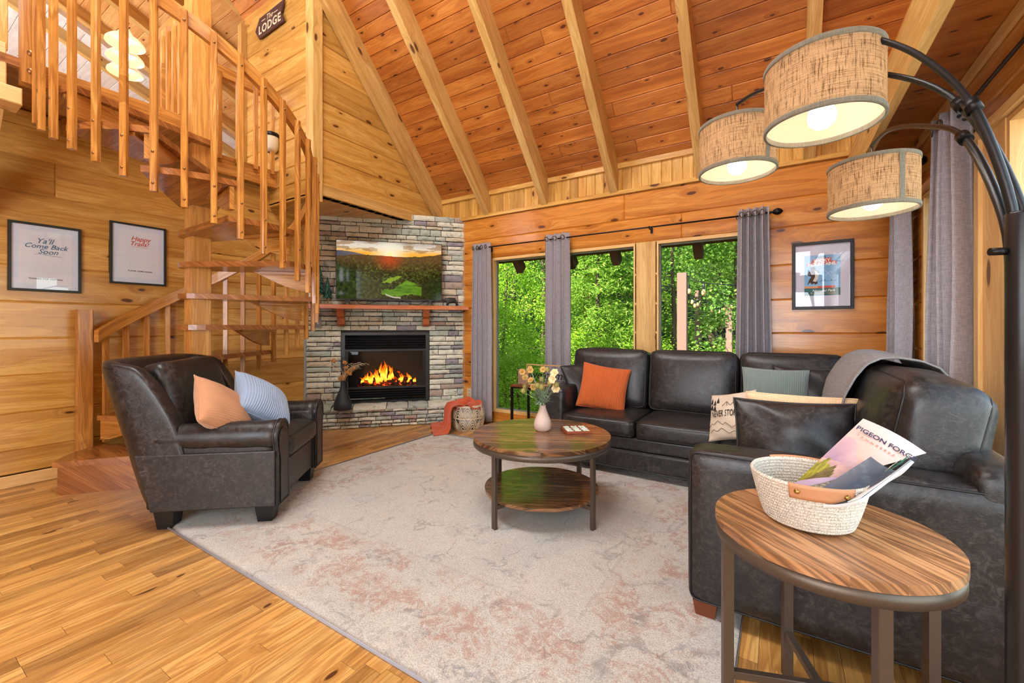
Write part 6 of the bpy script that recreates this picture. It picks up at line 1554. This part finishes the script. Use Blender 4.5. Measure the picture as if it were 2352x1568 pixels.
for i, (u, v_, t) in enumerate(((1583,663,7.5),(1590,688,8.4),(1596,697,9.0),(1603,694,9.6),(1616,664,6.2),(1620,696,10.8),(1636,708,10.4),(1653,712,10.1),(1664,704,10),(1681,700,9.7))):
    p = ray_at(u, v_, t)-V((-1.2,8.5,1.8)); mb = MB(); mb.lathe([(0.018,0.0),(0.02,0.02),(0.018,0.07),(0.008,0.08)], p, 10); s1 = mb.build('socket', M['black'], sl)
    mb = MB(); mb.lathe([(0.0,-0.10),(0.018,-0.095),(0.032,-0.065),(0.028,-0.03),(0.014,0.0)], p, 12); mb.build('bulb', gbulb, s1)
# ------------------------------------------------------------------ light, sky, camera
w = bpy.data.worlds.new('World'); scene.world = w; w.use_nodes = True
nt = w.node_tree; nt.nodes.clear()
sky = nt.nodes.new('ShaderNodeTexSky'); sky.sky_type = 'NISHITA'; sky.sun_disc = False; sky.sun_elevation = math.radians(50); sky.sun_rotation = math.radians(200)
bg = nt.nodes.new('ShaderNodeBackground'); out = nt.nodes.new('ShaderNodeOutputWorld')
nt.links.new(sky.outputs[0], bg.inputs[0]); bg.inputs[1].default_value = 0.4; nt.links.new(bg.outputs[0], out.inputs[0])

def area(name, loc, target, sx, sy, power, col=(1,1,1)):
    l = bpy.data.lights.new(name, 'AREA'); l.shape = 'RECTANGLE'; l.size = sx; l.size_y = sy; l.energy = power; l.color = col
    o = bpy.data.objects.new(name, l); COL.objects.link(o); o.location = loc
    d = V(target)-V(loc); o.rotation_euler = d.to_track_quat('-Z', 'Y').to_euler(); return o
def point(name, loc, power, col=(1,0.85,0.65), r=0.08):
    l = bpy.data.lights.new(name, 'POINT'); l.energy = power; l.color = col; l.shadow_soft_size = r
    o = bpy.data.objects.new(name, l); COL.objects.link(o); o.location = loc; return o
s = bpy.data.lights.new('sun', 'SUN'); s.energy = 17.0; s.angle = 0.01; s.color = (1.0, 0.95, 0.84)
so = bpy.data.objects.new('sun', s); COL.objects.link(so); so.rotation_euler = V((0.55, 0.9, -1.15)).to_track_quat('-Z', 'Y').to_euler()

# daylight outside the right window; rear, loft and ridge area lights are added fill
area('rear_fill', (-1.6, -3.1, 1.7), (-2.8, 3, 1.6), 5.0, 2.6, 310, (0.84, 0.92, 1.0))  # added area light behind the viewpoint to lift the room; no window there
area('daylight_right', (1.25, 1.5, 1.3), (-3, 1.6, 1.0), 2.2, 1.8, 28, (0.95, 1.0, 0.98))
area('loft_fill', (-8.2, -2.6, 3.9), (-9.0, 3, 5.2), 4.0, 1.4, 520, (0.88, 0.94, 1.0))  # area light added to brighten the loft ceiling; no window built here
area('ridge_fill', (-2.2, 0.6, 5.6), (-2.2, 2.2, 0.0), 4.0, 1.0, 210, (0.98, 0.97, 0.96))  # added high under the vault for overall brightness; no fixture hangs there

cam = bpy.data.cameras.new('camera'); cam.sensor_width = 36.0; cam.lens = 36.0*977/2352; cam.shift_y = -32/2352.0
cam.clip_start = 0.02; cam.clip_end = 300
co = bpy.data.objects.new('camera', cam); COL.objects.link(co); co.location = (0, 0, 1.25)
co.rotation_euler = (PI/2, 0, math.radians(32.15)); scene.camera = co
vs = scene.view_settings; scene.display_settings.display_device = 'sRGB'; vs.view_transform = 'Standard'; vs.look = 'None'; vs.gamma = 1.0; vs.exposure = 0.16; vs.use_curve_mapping = False
cy = scene.cycles; cy.use_denoising = True; cy.max_bounces = 6; cy.diffuse_bounces = 3; cy.glossy_bounces = 2; cy.transmission_bounces = 4; cy.transparent_max_bounces = 10
cy.caustics_reflective = False; cy.caustics_refractive = False; cy.sample_clamp_indirect = 6.0; cy.use_adaptive_sampling = True; cy.adaptive_threshold = 0.10; cy.adaptive_min_samples = 12
